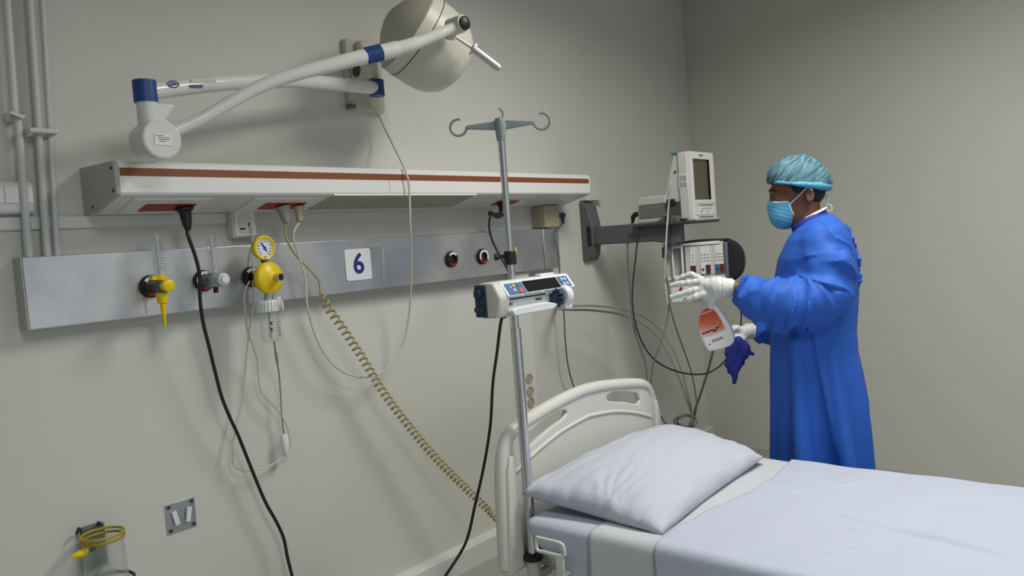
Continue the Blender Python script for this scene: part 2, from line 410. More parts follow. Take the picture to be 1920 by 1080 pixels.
i1 = inset(((245, 377), (392, 374), (370, 392), (222, 394)), ((267, 384), (362, 383), (350, 390), (256, 392)), 3)
i2 = inset(((468, 375), (592, 373), (568, 388), (445, 392)), ((492, 382), (565, 381), (555, 388), (475, 391)), 3)
i3 = inset(((923, 371), (998, 371), (975, 382), (898, 385)), ((925, 377), (963, 376), (958, 381), (915, 384)), 2)
# recessed diffuser
q = [sl(*p) for p in ((622, 371), (889, 368), (851, 382), (580, 387))]
dx0, dx1 = (q[0][0]+q[3][0])/2, (q[1][0]+q[2][0])/2
obj('lamp_diffuser', MB().obox(spt((dx0+dx1)/2, SL*.5, .0015), X, SS, SN, ((dx1-dx0)/2, SL*.47, .0015)), mat('frosted_diffuser', (.36, .35, .25), .3, bump=.3, bscale=90), duct)
for s in (.004, SL-.004):
    obj('diffuser_edge', MB().obox(spt((dx0+dx1)/2, s, .003), X, SS, SN, ((dx1-dx0)/2, .003, .003)), m_white, duct)

# ------------------------------------------------------------------ steel gas panel
GX0, GX1, GZ0, GZ1, GD = .795, 3.293, 1.322, 1.529, .07
t = gas = thing('gas_outlet_panel', 'long brushed steel panel of gas outlets below the service duct', 'gas panel', (GX0, YA, GZ0))
xs = W(1022, 500, GD)[0]
xj = .5*(GX0+xs)
obj('panel_front', MB().box((GX0, YA-GD, GZ0), (xs-.003, YA, GZ1)), m_steel, t, bevel=.003)
obj('end_cover', MB().box((xs+.003, YA-GD-.001, GZ0), (GX1, YA, GZ1)), m_steel, t, bevel=.003)
obj('left_end', MB().box((GX0-.003, YA-GD+.003, GZ0+.001), (GX0+.001, YA, GZ1-.001)), m_grey, t)
def outlet(px, py, style, label=None):
    c = W(px, py, GD); o = obj('gas_outlet', MB().lathe([(0, .036), (.010, .036), (.016, .031), (.016, .020), (.006, .018), (.006, .001)], c, NY, 28), m_black, gas, smooth=True)
    def arc(a0, a1, r0, r1, m_, h=.0175):
        n = 14; v = []; f = []
        for i in range(n+1):
            a = math.radians(a0+(a1-a0)*i/n)
            for r in (r0, r1): v.append(c+r*math.cos(a)*X+r*math.sin(a)*Z+NY*h)
        f = [(2*i, 2*i+2, 2*i+3, 2*i+1) for i in range(n)]
        obj('label_ring', MB().add(v, f), m_, o)
    if style == 'full': arc(-30, 210, .021, .031, m_paper); arc(215, 325, .021, .031, m_red)
    else: arc(40, 140, .021, .031, m_paper); arc(220, 320, .021, .031, m_red)
    return c
o1 = outlet(281, 537, 'top'); o2 = outlet(381, 526, 'full'); o3 = outlet(470, 519, 'top'); o4 = outlet(845, 486, 'top'); o5 = outlet(903, 481, 'full')

m_tape = mat('tape_residue', (.42, .43, .42), .8, alpha=.6); m_rust = mat('rust_stain', (.36, .30, .21), .8, alpha=.35)
for q0_, q1_, m_ in (((714, 462), (722, 500), m_tape), ((716, 502), (722, 528), m_tape), ((658, 455), (712, 462), m_tape)):
    a_, b_ = W(*q0_, GD), W(*q1_, GD); obj('tape_mark', MB().box((a_[0], YA-GD-.0012, b_[2]), (b_[0], YA-GD-.0002, a_[2])), m_, gas)
obj('drip_stain', MB().prism([(-.012, 0), (.010, 0), (.006, -.02), (.004, -.045), (.001, -.062), (-.003, -.045), (-.005, -.02)], o1+[-.02, .0002, -.030], X, Z, NY, .0008), m_rust, gas)
# number sign
t = thing('number_sign', 'white square bed number sign with a navy 6 on the steel panel', 'sign', W(671, 525, GD+.003))
q = [W(*p, GD+.002) for p in ((646, 467), (694, 466), (697, 523), (649, 527))]
cx = sum(a[0] for a in q)/4; cz = sum(a[2] for a in q)/4; hw = (q[1][0]-q[0][0]+q[2][0]-q[3][0])/4; hh = (q[0][2]-q[3][2]+q[1][2]-q[2][2])/4
r_ = .010; po = [(sx*(hw-r_)+r_*math.cos(a), sy*(hh-r_)+r_*math.sin(a)) for sx, sy, a0 in ((1, 1, 0), (-1, 1, 90), (-1, -1, 180), (1, -1, 270)) for a in [math.radians(a0+k*22.5) for k in range(5)]]
obj('sign_plate', MB().prism(po, (cx, YA-GD-.0005, cz), X, Z, NY, .003), m_paper, t)
text('number_six', '6', hh*1.8, (cx, YA-GD-.0045, cz), X, Z, m_inkb, t, bold=.0022)

# ------------------------------------------------------------------ flowmeters
def flow(px, py, label, yellow):
    c = W(px, py, GD+.016); t = thing('flowmeter', label, 'flowmeter', c, 'flowmeters on the steel panel')
    b0 = c; b1 = c+NY*.075
    if yellow:
        obj('connector', MB().lathe([(0, .017), (.02, .017), (.022, .012), (.075, .012)], c, NY, 18), m_dgrey2, t, smooth=True)
        obj('valve_body', MB().cyl(b1-[0, 0, .022], b1+[0, 0, .022], .017, 18), m_dgrey, t, smooth=True)
        obj('yellow_collar', MB().cyl(b1+[0, 0, .018], b1+[0, 0, .034], .019, 18).box(b1+[-.03, -.012, .02], b1+[0, .012, .032]), m_yel, t, smooth=True)
        obj('flow_knob', MB().lathe([(0, .016), (.006, .019), (.026, .019), (.03, .014)], b1+NY*.016+X*.004, NY, 20), m_yel, t, smooth=True)
        obj('hose_barb', MB().lathe([(0, .018), (.03, .015), (.034, .009), (.105, .003)], b1-[0, 0, .022], -Z, 14), m_yel, t, smooth=True)
        tb, tr, th = b1+[0, 0, .034], .0165, .125
    else:
        obj('connector', MB().lathe([(0, .014), (.03, .014), (.03, .020), (.06, .024), (.075, .024)], c, NY, 18), m_dgrey, t, smooth=True)
        obj('valve_body', MB().cyl(b1-[0, 0, .022], b1+[0, 0, .024], .022, 20), mat('pale_grey_plastic', '8b9494', .4), t, smooth=True)
        obj('flow_knob', MB().lathe([(0, .016), (.004, .020), (.02, .020), (.024, .014), (.03, .012)], b1+NY*.02+X*.01, NY, 20), m_pump, t, smooth=True)
        obj('hose_stub', MB().cyl(b1-[0, 0, .042], b1-[0, 0, .02], .008, 12), m_black, t, smooth=True)
        tb, tr, th = b1+[0, 0, .024], .0155, .115
    tube = obj('flow_tube', MB().lathe([(0, tr), (th, tr*.92), (th+.004, tr*.6)], tb, Z, 20), m_glass, t, smooth=True)
    obj('inner_tube', MB().cyl(tb+[0, 0, .002], tb+[0, 0, th-.006], .005, 10), mat('frosted_inner_tube', (.60, .61, .66), .4, alpha=.8), t, smooth=True)
    k = MB()
    for i in range(11): k.box(tb+[-.005, -tr-.0006, .015+i*.009], tb+[.004 if i % 2 else .008, -tr+.0004, .0162+i*.009])
    obj('scale_marks', k, m_ink, tube)
    if not yellow: obj('top_cap', MB().lathe([(0, tr*.9), (.004, .006), (.018, .006), (.018, .012), (.024, .012)], tb+[0, 0, th], Z, 14), m_glass, t, smooth=True)
flow(281, 537, 'clear flowmeter with a yellow knob and long yellow nozzle', True)
flow(381, 526, 'clear flowmeter with a grey body and white knob, beside the black cord', False)

# ------------------------------------------------------------------ suction regulator and its jar
c = o3+NY*.016; hub = W(503, 521, GD+.12)
t = thing('suction_regulator', 'yellow suction regulator with round pressure gauge on the steel panel', 'suction regulator', c)
ax_ = hub-c; ax_ /= np.linalg.norm(ax_); axr = np.array([.12, -1, 0]); axr /= np.linalg.norm(axr)
obj('connector', MB().tube([c, c+NY*.03, hub-axr*.05, hub], .014, 14), m_black, t, smooth=True)
obj('white_collar', MB().lathe([(0, .042), (.012, .042)], hub-axr*.022, axr, 26), m_pump, t, smooth=True)
R_ = .054
obj('regulator_dial', MB().lathe([(-.012, R_*.92), (-.008, R_), (.010, R_), (.016, R_*.9), (.022, R_*.55), (.026, R_*.42), (.030, R_*.32), (.032, .012)], hub, axr, 36), m_yel, t, smooth=True, angle=50)
obj('dial_stem', MB().lathe([(.028, .013), (.055, .013), (.057, .011), (.050, .010), (.048, .001)], hub+X*.006, axr, 20), m_alu, t, smooth=True)
obj('stem_opening', MB().cyl(hub+X*.006+axr*.052, hub+X*.006+axr*.0565, .0098, 18), m_black, t)
gc = W(492, 465, GD+.10)
ga = np.array([.05, -1, -.05]); ga /= np.linalg.norm(ga)
g = obj('gauge_body', MB().lathe([(-.018, .034), (.004, .042), (.014, .042), (.017, .038), (.015, .033), (.011, .033), (.011, .001)], gc, ga, 34), m_yel, t, smooth=True, angle=50)
obj('gauge_face', MB().cyl(gc+ga*.0105, gc+ga*.012, .0325, 30), m_paper, g)
gx = np.cross(Z, -ga)*1.0; gx /= np.linalg.norm(gx); gz = np.cross(-gx, -ga); gz /= np.linalg.norm(gz)
if gz[2] < 0: gz = -gz
if gx[0] < 0: gx = -gx
k = MB()
for i in range(13):
    a = math.radians(-50+i*280/12); d = gx*math.cos(a)+gz*math.sin(a); e = -gx*math.sin(a)+gz*math.cos(a)
    k.obox(gc+ga*.0125+d*.025, d, e, ga, (.004 if i % 3 else .0055, .0011, .0004))
obj('gauge_marks', k, m_ink, g)
d = gx*math.cos(math.radians(125))+gz*math.sin(math.radians(125)); e = np.cross(ga, d)
obj('gauge_needle', MB().obox(gc+ga*.014+d*.004, d, e, ga, (.017, .0022, .0005)).cyl(gc+ga*.0125, gc+ga*.015, .005, 12), m_inkb, g)
obj('gauge_neck', MB().cyl(gc-[0, 0, .034], hub+[0, 0, .03], .012, 12), m_dgrey2, t, smooth=True)
# jar
jc = W(503, 575, GD+.11); jc[0] = hub[0]-.004
t2 = thing('suction_jar', 'small clear suction jar with ribbed white lid under the yellow regulator', 'jar', jc-[0, 0, .12])
obj('threaded_neck', MB().cyl(jc+[0, 0, .018], hub-[0, 0, .045], .016, 16), m_alu, t2, smooth=True)
k = MB(); n = 40; prof = []
k.lathe([(0, .038), (.003, .041), (.036, .041), (.040, .038)], jc-[0, 0, .018], Z, 34)
for i in range(24):
    a = 2*math.pi*i/24; k.cyl(jc+[0.0415*math.cos(a), .0415*math.sin(a), -.015], jc+[0.0415*math.cos(a), .0415*math.sin(a), .018], .0016, 6)
obj('jar_lid', k, m_pump, t2, smooth=True)
dv = np.array([.75, -.66, 0])
obj('side_disc', MB().cyl(jc+dv*.034+[0, 0, .006], jc+dv*.046+[0, 0, .006], .026, 24), m_paper, t2, smooth=True)
obj('side_disc_ring', MB().tube([jc+dv*.047+[0, 0, .006]+.024*(math.cos(a)*np.array([.66, .75, 0])+math.sin(a)*Z) for a in np.linspace(0, 2*math.pi, 25)[:-1]], .002, 6, True), m_grey, t2, smooth=True)
jg = obj('jar_glass', MB().lathe([(-.118, .026), (-.116, .032), (-.110, .033), (-.018, .033), (-.018, .031), (-.108, .031), (-.114, .024)], jc, Z, 26), m_glass, t2, smooth=True)
k = MB()
for i in range(6):
    k.tube([jc+[.0335*math.sin(a), -.0335*math.cos(a), -.055-i*.009] for a in np.linspace(.15, 1.3, 8)], .0008, 5)
obj('scale_marks', k, m_ink, jg)
obj('jar_number', MB().box(jc+[-.018, -.0322, -.060], jc+[-.010, -.0312, -.050]).box(jc+[-.018, -.0322, -.082], jc+[-.011, -.0312, -.070]), m_ink, jg)
obj('inlet_tube', MB().cyl(jc-[0, 0, .108], jc-[0, 0, .018], .004, 10), mat('cloudy_tube', (.5, .5, .46), .4, alpha=.8), t2, smooth=True)

# ------------------------------------------------------------------ nurse call socket and beige box
t = csock = thing('call_socket', 'square white call socket box beside the yellow gauge, trailing a thin looping cord', 'socket', W(455, 447))
A, B = W(434, 393, .045), W(484, 444, .045)
obj('back_box', MB().box((A[0]-.0, YA-.042, B[2]), (B[0], YA, A[2])), m_trunk, t, bevel=.003)
obj('socket_plate', MB().box((A[0]+.006, YA-.048, B[2]+.005), (B[0]-.006, YA-.042, A[2]-.005)), m_white, t, bevel=.002)
A2, B2 = W(447, 405, .05), W(471, 436, .05)
f_ = obj('switch_insert', MB().box((A2[0], YA-.0515, B2[2]), (B2[0], YA-.047, A2[2])), m_trunk, t, bevel=.001)
s_ = W(455, 429, .052); obj('indicator_slot', MB().box(s_+[-.010, -.001, -.003], s_+[.010, .001, .003]), m_ink, f_)
s_ = W(467, 421, .052); obj('cable_hole', MB().cyl(s_+[0, .001, 0], s_+[0, -.002, 0], .005, 12), m_ink, f_)
t = bb = thing('beige_socket_box', 'aged beige socket box under the right end of the duct', 'socket', W(1010, 425))
A, B = W(995, 386, .0), W(1034, 424, .0)
obj('box_body', MB().box((A[0], YA-.085, B[2]-.008), (A[0]+.125, YA, ZB-.001)), m_beige, t, bevel=.004)
# angled black plug in it
pc = np.array([A[0]+.125, YA-.05, W(1022, 405, .05)[2]])
t = thing('angled_plug', 'dark grey right-angle plug and grey cable in the beige socket box', 'plug', pc)
obj('plug_body', MB().lathe([(0, .017), (.02, .017), (.03, .014), (.07, .014), (.085, .012)], pc-X*.002, X, 16), m_dgrey2, t, smooth=True)
e = pc+X*.075
obj('plug_elbow', MB().sph(e, .0165).cyl(e, e-[0, 0, .045], .011, 12, .007), m_dgrey2, t, smooth=True)
pts = spline([e-[0, 0, .04], W(1040, 440, .085), W(1047, 480, .09), W(1051, 540, .09), W(1057, 585, .085), W(1060, 640, .08), W(1066, 690, .07), W(1078, 731, .05), W(1092, 760, .05), W(1108, 800, .05), W(1122, 860, .05), W(1128, 930, .05)], 8)
obj('cable', MB().tube(pts, .0042, 8), m_dgrey, t, smooth=True)

# ------------------------------------------------------------------ plugs and cords
def slope_plug(x, s, col, size=1.0, name='plug_head'):
    return spt(x, s, .008)
cord_r = .0052
# black cord on the left
xa = W(341, 388, .13)[0]; a = spt(sl(340, 387)[0], i1[2], .010)
t = thing('power_cord', 'black power cord hanging from the left socket strip down past the flowmeters', 'power cord', a)
obj('plug_head', MB().lathe([(0, .028), (.006, .028), (.014, .019), (.05, .015), (.072, .009)], a, [.07, -.02, -1], 14), m_black, t, smooth=True)
e = a+np.array([.005, -.001, -.07])
pts = spline([e, W(352, 440, .16), W(366, 480, .16), W(374, 515, .155), W(375, 560, .15), W(381, 605, .14), W(392, 650, .13), W(404, 700, .12), W(416, 745, .11), W(432, 785, .10), W(446, 815, .09), W(460, 850, .08), W(478, 895, .07), W(497, 940, .07), W(519, 980, .07), W(532, 1010, .07), W(539, 1045, .07), W(548, 1082, .07), W(556, 1120, .07)], 8)
obj('cable', MB().tube(pts, .0058, 10), m_black, t, smooth=True)
# coiled yellowed cord
a = spt(sl(517, 389)[0], i2[2], .010)
t = thing('coiled_cord', 'yellowed coiled cord stretched from the middle socket strip to the headboard', 'cord', a)
obj('plug_head', MB().lathe([(0, .027), (.006, .027), (.02, .020), (.05, .014), (.06, .009)], a, [.12, -.1, -1], 14), mat('pale_grey_plug', '90908a', .5), t, smooth=True)
e = a+np.array([.007, -.006, -.057])
lead = [e, W(534, 440, .14), W(552, 475, .13), W(575, 500, .12), W(597, 525, .115), W(600, 545, .11)]
core = spline([W(600, 545, .11), W(612, 572, .11), W(640, 612, .12), W(680, 672, .13), W(720, 737, .14), W(770, 803, .16), W(820, 862, .19), W(870, 912, .23), (P(912, 952, 1, YA-.28)), P(938, 976, 1, YA-.34), P(960, 992, 1, YA-.42)], 12)
cl = [0]
for i in range(1, len(core)): cl.append(cl[-1]+np.linalg.norm(core[i]-core[i-1]))
L = cl[-1]; pts = spline(lead, 6)[:-1]; N = 62; M_ = N*14
core = np.array(core)
tot = 0; th_ = 0
for i in range(M_+1):
    u = i/M_
    # coils are more open near the plug and pack towards the bed
    s_ = L*(u**.86) if False else L*(1-(1-u)**1.22)
    p = np.array([np.interp(s_, cl, core[:, k]) for k in range(3)]); p2 = np.array([np.interp(min(L, s_+.02), cl, core[:, k]) for k in range(3)])
    if s_ > L-.021: p2 = p+tdir*.01
    tdir = (p2-p)/np.linalg.norm(p2-p); a1 = np.cross(tdir, Z); a1 /= np.linalg.norm(a1); a2 = np.cross(tdir, a1)
    rr = .0145*min(1, i/20)
    th_ = 2*math.pi*N*u
    pts.append(p+rr*(math.cos(th_)*a1+math.sin(th_)*a2))
obj('cable', MB().tube(pts, .0041, 7), m_yelc, t, smooth=True)
# lamp's white cord
a = spt(sl(547, 388)[0], i2[2], .010)
t = thing('lamp_cord', 'thin white cord looping from the wall lamp plate to the middle socket strip', 'cord', a)
obj('plug_head', MB().lathe([(0, .022), (.006, .022), (.016, .014), (.05, .011), (.052, .014), (.056, .008)], a, [.02, -.02, -1], 14), mat('ivory_plug', 'aaa48c', .5), t, smooth=True)
e = a+np.array([.001, -.001, -.055])
pts = spline([e, W(550, 440, .14), W(560, 480, .13), W(572, 520, .12), W(576, 570, .115), W(588, 620, .10), W(608, 662, .10), W(635, 692, .10), W(668, 706, .10), W(700, 705, .10), W(728, 688, .10), W(752, 655, .10), W(765, 605, .12), W(770, 550, .15), W(771, 480, .20), W(769, 420, .255), W(767, 350, .262), W(759, 318, .25), W(742, 282, .16), W(726, 250, .08), W(706, 210, .055), W(691, 185, .05)], 8)
obj('cable', MB().tube(pts, .0042, 8), m_wcab, t, smooth=True)
# thin call cord loop and hand unit
t = csock
pts = spline([W(468, 421, .055), W(473, 440, .06), W(474, 480, .085), W(474, 530, .09), W(476, 560, .09), W(472, 590, .08), W(467, 625, .07), W(461, 680, .06), W(455, 750, .05), W(443, 800, .05), W(436, 845, .05), W(440, 874, .05), W(462, 882, .05), W(500, 876, .05), W(533, 855, .05), W(545, 835, .05), W(540, 805, .05), W(525, 775, .05), W(505, 752, .05), W(489, 732, .05), W(484, 700, .055), W(483, 678, .06), W(475, 650, .08), W(464, 620, .10), W(459, 580, .12), W(459, 548, .13), W(468, 527, .13)], 8)
obj('cable', MB().tube(pts, .0030, 7), m_wcab, t, smooth=True, label='thin white looping cord')
t = thing('hand_call_unit', 'small white hand call unit hanging on a cord below the suction jar', 'call unit', W(535, 853, .05))
pts = spline([W(514, 640, .15), W(517, 665, .12), W(523, 700, .07), W(526, 740, .05), W(528, 775, .05), W(532, 815, .05)], 8)
obj('cable', MB().tube(pts, .0030, 7), mat('dull_tube', '8f8d7c', .5), t, smooth=True)
obj('small_joint', MB().tube([W(517, 660, .125), W(520, 680, .10)], .0055, 8), m_beige, t, smooth=True)
A = W(532, 814, .05); B = W(537, 853, .05)
obj('unit_body', MB().tube([A, A+(B-A)*.1, B-(B-A)*.1, B], [.007, .0135, .0135, .010], 12), m_paper, t, smooth=True)

# ------------------------------------------------------------------ surgical lamp
UP = RC[:, 1]; RT = RC[:, 0]; FW = -RC[:, 2]
A, B = W(650, 72, .03), W(716, 212, .03)
t = lamp = thing('surgical_lamp', 'ivory surgical lamp on a folding white arm above the service duct', 'surgical lamp', ((A[0]+B[0])/2, YA, B[2]))
px0, px1, pz0, pz1 = W(652, 140, .03)[0], W(717, 140, .03)[0], B[2], A[2]
obj('wall_plate', MB().box((px0, YA-.032, pz0), (px1, YA, pz1)), mat('worn_ivory_enamel', (.50, .485, .41), .5, var=.18, vscale=9), t, bevel=.006)
H0 = W(672, 75, .06); H1 = W(716, 150, .06)
obj('bracket_cover', MB().box((H0[0], YA-.075, H1[2]), (H1[0]-.01, YA-.03, H0[2])), m_lampw, t, bevel=.010)
hub1 = W(703, 165, .16)
obj('bracket_arm', MB().box((hub1[0]-.035, YA-.17, hub1[2]+.028), (hub1[0]+.022, YA-.06, hub1[2]+.125)), m_lampw, t, bevel=.014, seg=3)
obj('bracket_opening', MB().cyl((hub1[0]-.036, YA-.10, hub1[2]+.075), (hub1[0]-.030, YA-.10, hub1[2]+.075), .025, 16), m_dgrey2, t)
obj('lower_clip', MB().box((hub1[0]-.045, YA-.05, hub1[2]-.062), (hub1[0]-.01, YA-.03, hub1[2]-.045)), m_dgrey, t, bevel=.003)
a1 = hub1; b1 = P(272, 172, 1, YA-.36)
obj('blue_pivot', MB().cyl(a1+X*.008-[0, 0, .031], a1+X*.008+[0, 0, .031], .030, 26), m_blue, t, smooth=True, label='blue end cap')
dirn = (b1-a1)/np.linalg.norm(b1-a1)
mid = [a1+(b1-a1)*f+np.array([0, 0, z]) for f, z in ((.0, 0), (.08, .006), (.3, .022), (.5, .030), (.75, .021), (1, 0))]
obj('lower_arm', MB().tube(spline(mid, 6), [.0255]*12+[.025]*10+[.024]*9, 20), m_armw, t, smooth=True)
# logo and text on the arm
tx = P(330, 173, 1, b1[1]+.02); nrm = CAM-tx; nrm[2] = 0; perp = nrm-(nrm@dirn)*dirn; perp /= np.linalg.norm(perp)
adir = -dirn; upn = np.cross(perp, adir)
if upn[2] < 0: upn = -upn
def onarm(f, up_=0, out=.0248): return a1+(b1-a1)*f+np.array([0, 0, .004+.075*(1-f)])+perp*math.sqrt(max(.0001, out**2-up_**2))+upn*up_
k = MB(); c_ = onarm(.925, .004, .0258)
k.tube([c_+.018*math.cos(a)*adir+.009*math.sin(a)*upn for a in np.linspace(0, 2*math.pi, 21)[:-1]], .0016, 6, True)
obj('arm_logo', k, m_inkb, t, smooth=True)
text('arm_logo_text', 'ALM', .011, c_+perp*.0008, adir, upn, m_inkb, t, bold=.0004)
obj('arm_label_strip', MB().obox(onarm(.82, .005, .0252), adir, upn, perp, (.045, .005, .0006)), m_grey, t)
text('arm_text', 'PRISMALIX', .0105, onarm(.85, -.009, .0262), adir, upn, m_inkb, t, bold=.0005)
# elbow
e = b1.copy()
obj('elbow_cap', MB().cyl(e-[0, 0, .030], e+[0, 0, .030], .0315, 30), m_blue, t, smooth=True, label='blue elbow cap')
disc = P(288, 263, 1, e[1]-.02); disc[0] = e[0]+.012
obj('elbow_post', MB().lathe([(0, .027), (.03, .0285), (.10, .0285)], (e[0]+.002, e[1], e[2]-.128), Z, 28), m_armw, t, smooth=True)
obj('elbow_gusset', MB().prism([(0, 0), (.055, 0), (.004, -.07)], e+[.026, -.006, -.03], X, Z, Y, .012), m_armw, t, bevel=.003)
dc = disc+Y*.0
dk = obj('spring_housing', MB().lathe([(0, .050), (.003, .0545), (.012, .0555), (.085, .0555), (.09, .05)], dc+NY*.03, Y, 40), m_armw, t, smooth=True, angle=30)
text_o = dc+NY*.0315
k = MB()
for i, (w_, o_) in enumerate(((.022, -.006), (.034, 0), (.030, .002), (.018, .004))):
    k.box(text_o+[o_-.014, -.0004, .009-i*.0052-.0016], text_o+[o_-.014+w_, .0004, .009-i*.0052+.0006])
obj('data_label', MB().box(text_o+[-.024, -.0003, -.018], text_o+[.026, .0006, .014]), m_paper, dk)
obj('data_label_print', k, mat('faded_ink', (.16, .14, .13), .6), dk)
# upper arm
u0 = dc+np.array([.045, .01, .025]); u1 = P(692, 104, 1, 2.02)
pts = spline([u0, u0+(u1-u0)*.12+[0, 0, .004], u0+(u1-u0)*.45+[0, 0, .034], u0+(u1-u0)*.8+[0, 0, .016], u1], 6)
n_ = len(pts); obj('upper_arm', MB().tube(pts, [.0150+.010*min(1, i/n_*1.1) for i in range(n_)], 20), m_armw, t, smooth=True)
obj('arm_sleeve', MB().tube([pts[0], pts[6]], .0178, 18), m_armw, t, smooth=True)
u2 = P(713, 99, 1, 2.0); dd = (u2-u1)/np.linalg.norm(u2-u1)
obj('wrist_collar', MB().cyl(u1-dd*.012, u2+dd*.004, .0285, 26), m_blue, t, smooth=True, label='blue collar')
u3 = P(742, 92, 1, 1.985); u4 = P(862, 46, 1, 1.90)
obj('fork_joint', MB().cyl(u2, u3+(u3-u2)*.1, .026, 22), m_armw, t, smooth=True)
obj('fork_arm', MB().tube(spline([u3, u3+(u4-u3)*.3+[0, 0, -.006], u3+(u4-u3)*.7+[0, 0, -.004], u4], 5), [.023]*6+[.020]*5+[.018]*5, 18), m_armw, t, smooth=True)
obj('pivot_head', MB().cyl(u4+Y*.045, u4+NY*.02, .030, 26).cyl(u4+Y*.04, P(845, 72, 1, 1.96), .020, 16), m_lampw, t, smooth=True)
obj('pivot_knob', MB().lathe([(0, .024), (.008, .024), (.014, .016), (.016, .002)], u4+NY*.02, NY, 24), m_black, t, smooth=True)
# head: a shell of revolution about an axis pointing down to the right, away from the camera
th_ = math.radians(26); ha = math.cos(th_)*(.845*RT-.535*UP)+math.sin(th_)*FW; ha /= np.linalg.norm(ha)
hc = P(762, 55, 1, 2.17)
bp_ = [(-.085, .0), (-.082, .030), (-.068, .068), (-.045, .108), (-.020, .142), (0, .160)]
fp_ = [(.004, .1655), (.047, .166), (.047, .163), (.050, .163), (.050, .165), (.10, .165), (.15, .158), (.19, .143), (.225, .115), (.245, .08), (.252, .04), (.252, .002)]
hd = obj('lamp_head', MB().lathe([(0, .02)]+[(a, r) for a, r in fp_], hc, ha, 64), m_lampw, t, smooth=True, angle=60)
obj('head_back', MB().lathe(bp_+[(.002, .163)], hc, ha, 64), mat('dull_lamp_back', (.46, .435, .35), .5, var=.08, vscale=8), hd, smooth=True, angle=180)
u_ = np.cross(ha, Z); u_ /= np.linalg.norm(u_); w_ = np.cross(ha, u_)
obj('head_seam', MB().tube([hc+ha*.0485+.1662*(math.cos(a)*u_+math.sin(a)*w_) for a in np.linspace(0, 2*math.pi, 65)[:-1]], .0015, 6, True), m_black, hd)
h0 = P(850, 66, 1, 1.95); h1 = P(886, 90, 1, 1.92); hdn = (.80*RT-.56*UP+.2*FW); hdn /= np.linalg.norm(hdn)
obj('handle_rod', MB().cyl(h0, h1, .007, 12), m_armw, t, smooth=True)
obj('handle_flange', MB().lathe([(-.010, .006), (-.004, .010), (0, .026), (.006, .026), (.007, .014)], h1+hdn*.002, hdn, 24), m_alu, t, smooth=True, angle=40)
obj('handle', MB().lathe([(0, .0150), (.100, .0150), (.112, .012), (.115, .003)], h1+hdn*.008, hdn, 24), m_alu, t, smooth=True, label='steel handle')

# ------------------------------------------------------------------ vertical trunking with round sockets
tz1 = .0
t = thing('vertical_trunking', 'white vertical wall trunking with four round sockets behind the drip pole', 'trunking', (2.95, YA, .11))
x0, x1 = W(976, 670, .05)[0], W(1001, 670, .05)[0]
obj('trunking_body', MB().box((x0-.004, YA-.05, .112), (x1+.01, YA, GZ0-.002)), m_trunk, t, bevel=.003)
for (a, b) in ((988, 711), (990, 735), (991, 756), (992, 777)):
    c = W(a, b, .05); c[0] = (x0+x1)/2
    s_ = obj('round_socket', MB().lathe([(0, .026), (.003, .026), (.003, .021), (-.012, .019), (-.012, .001)], c+NY*.001, NY, 24), m_beige, t, smooth=True)
    obj('socket_holes', MB().box(c+[-.009, .008, -.002], c+[-.005, .012, .002]).box(c+[.005, .008, -.002], c+[.009, .012, .002]).box(c+[-.010, -.0005, .0], c+[.010, .011, .017]), mat('dark_socket', (.07, .06, .05), .6), s_)

# ------------------------------------------------------------------ steel wall plate and jar holder low on the wall
q = [W(*p, .003) for p in ((308, 949), (364, 930), (369, 986), (315, 1003))]
t = thing('wall_mount_plate', 'small square steel mounting plate screwed low on the wall', 'plate', (q[0][0], YA, q[3][2]))
cx = sum(p[0] for p in q)/4; cz = sum(p[2] for p in q)/4; hw = .062; hh = .062
hw = (q[1][0]+q[2][0]-q[0][0]-q[3][0])/4; hh = (q[0][2]+q[1][2]-q[2][2]-q[3][2])/4
obj('plate_sheet', MB().box((cx-hw, YA-.004, cz-hh), (cx+hw, YA, cz+hh)), m_steel, t, bevel=.001)
for s in (-1, 1):
    obj('plate_tongue', MB().obox((cx+s*.022, YA-.012, cz), X*.96-Z*.2*s, NY, Z*.97+X*.2*s, (.008, .004, .024)), m_paper, t, bevel=.001)
for sx in (-1, 1):
    for sz in (-1, 1): obj('screw', MB().cyl((cx+sx*(hw-.011), YA-.004, cz+sz*(hh-.011)), (cx+sx*(hw-.011), YA-.009, cz+sz*(hh-.011)), .006, 12), m_dgrey2, t, smooth=True)
# holder
rc = P(192, 1001, 1, YA-.09); Rr = .058
t = thing('canister_holder', 'clear canister with yellow rim in a steel wall bracket, bottom left', 'canister', (rc[0], YA-.09, rc[2]-.2))
obj('wall_bracket', MB().box((rc[0]-.030, YA-.022, rc[2]-.12), (rc[0]+.035, YA, rc[2]+.012)), m_dgrey, t, bevel=.003)
for s in (-.042, .015): obj('bracket_hook', MB().tube([(rc[0]+s, YA-.01, rc[2]-.0), (rc[0]+s, YA-.03, rc[2]+.020), (rc[0]+s, YA-.044, rc[2]+.014)], .004, 8), m_black, t, smooth=True)
for dz in (0, -.013):
    obj('yellow_rim', MB().tube([rc+[Rr*math.cos(a), Rr*math.sin(a), dz] for a in np.linspace(0, 2*math.pi, 33)[:-1]], .0042, 8, True), mat('ochre_rim', 'a08a1c', .4) if dz else m_yel if False else mat('ochre_rim', 'a8921e', .4), t, smooth=True)
obj('canister_wall', MB().lathe([(-.2, .001), (-.2, Rr*1.04), (-.005, Rr*.97), (-.005, Rr*.94), (-.19, Rr*1.0), (-.195, .001)], rc, Z, 36), m_glass, t, smooth=True)
obj('lower_ring', MB().tube([rc+[Rr*1.25*math.cos(a), Rr*1.25*math.sin(a), -.145] for a in np.linspace(0, 2*math.pi, 33)[:-1]], .005, 8, True), m_black, t, smooth=True)
v_ = P(165, 1033, 1, YA-.10)
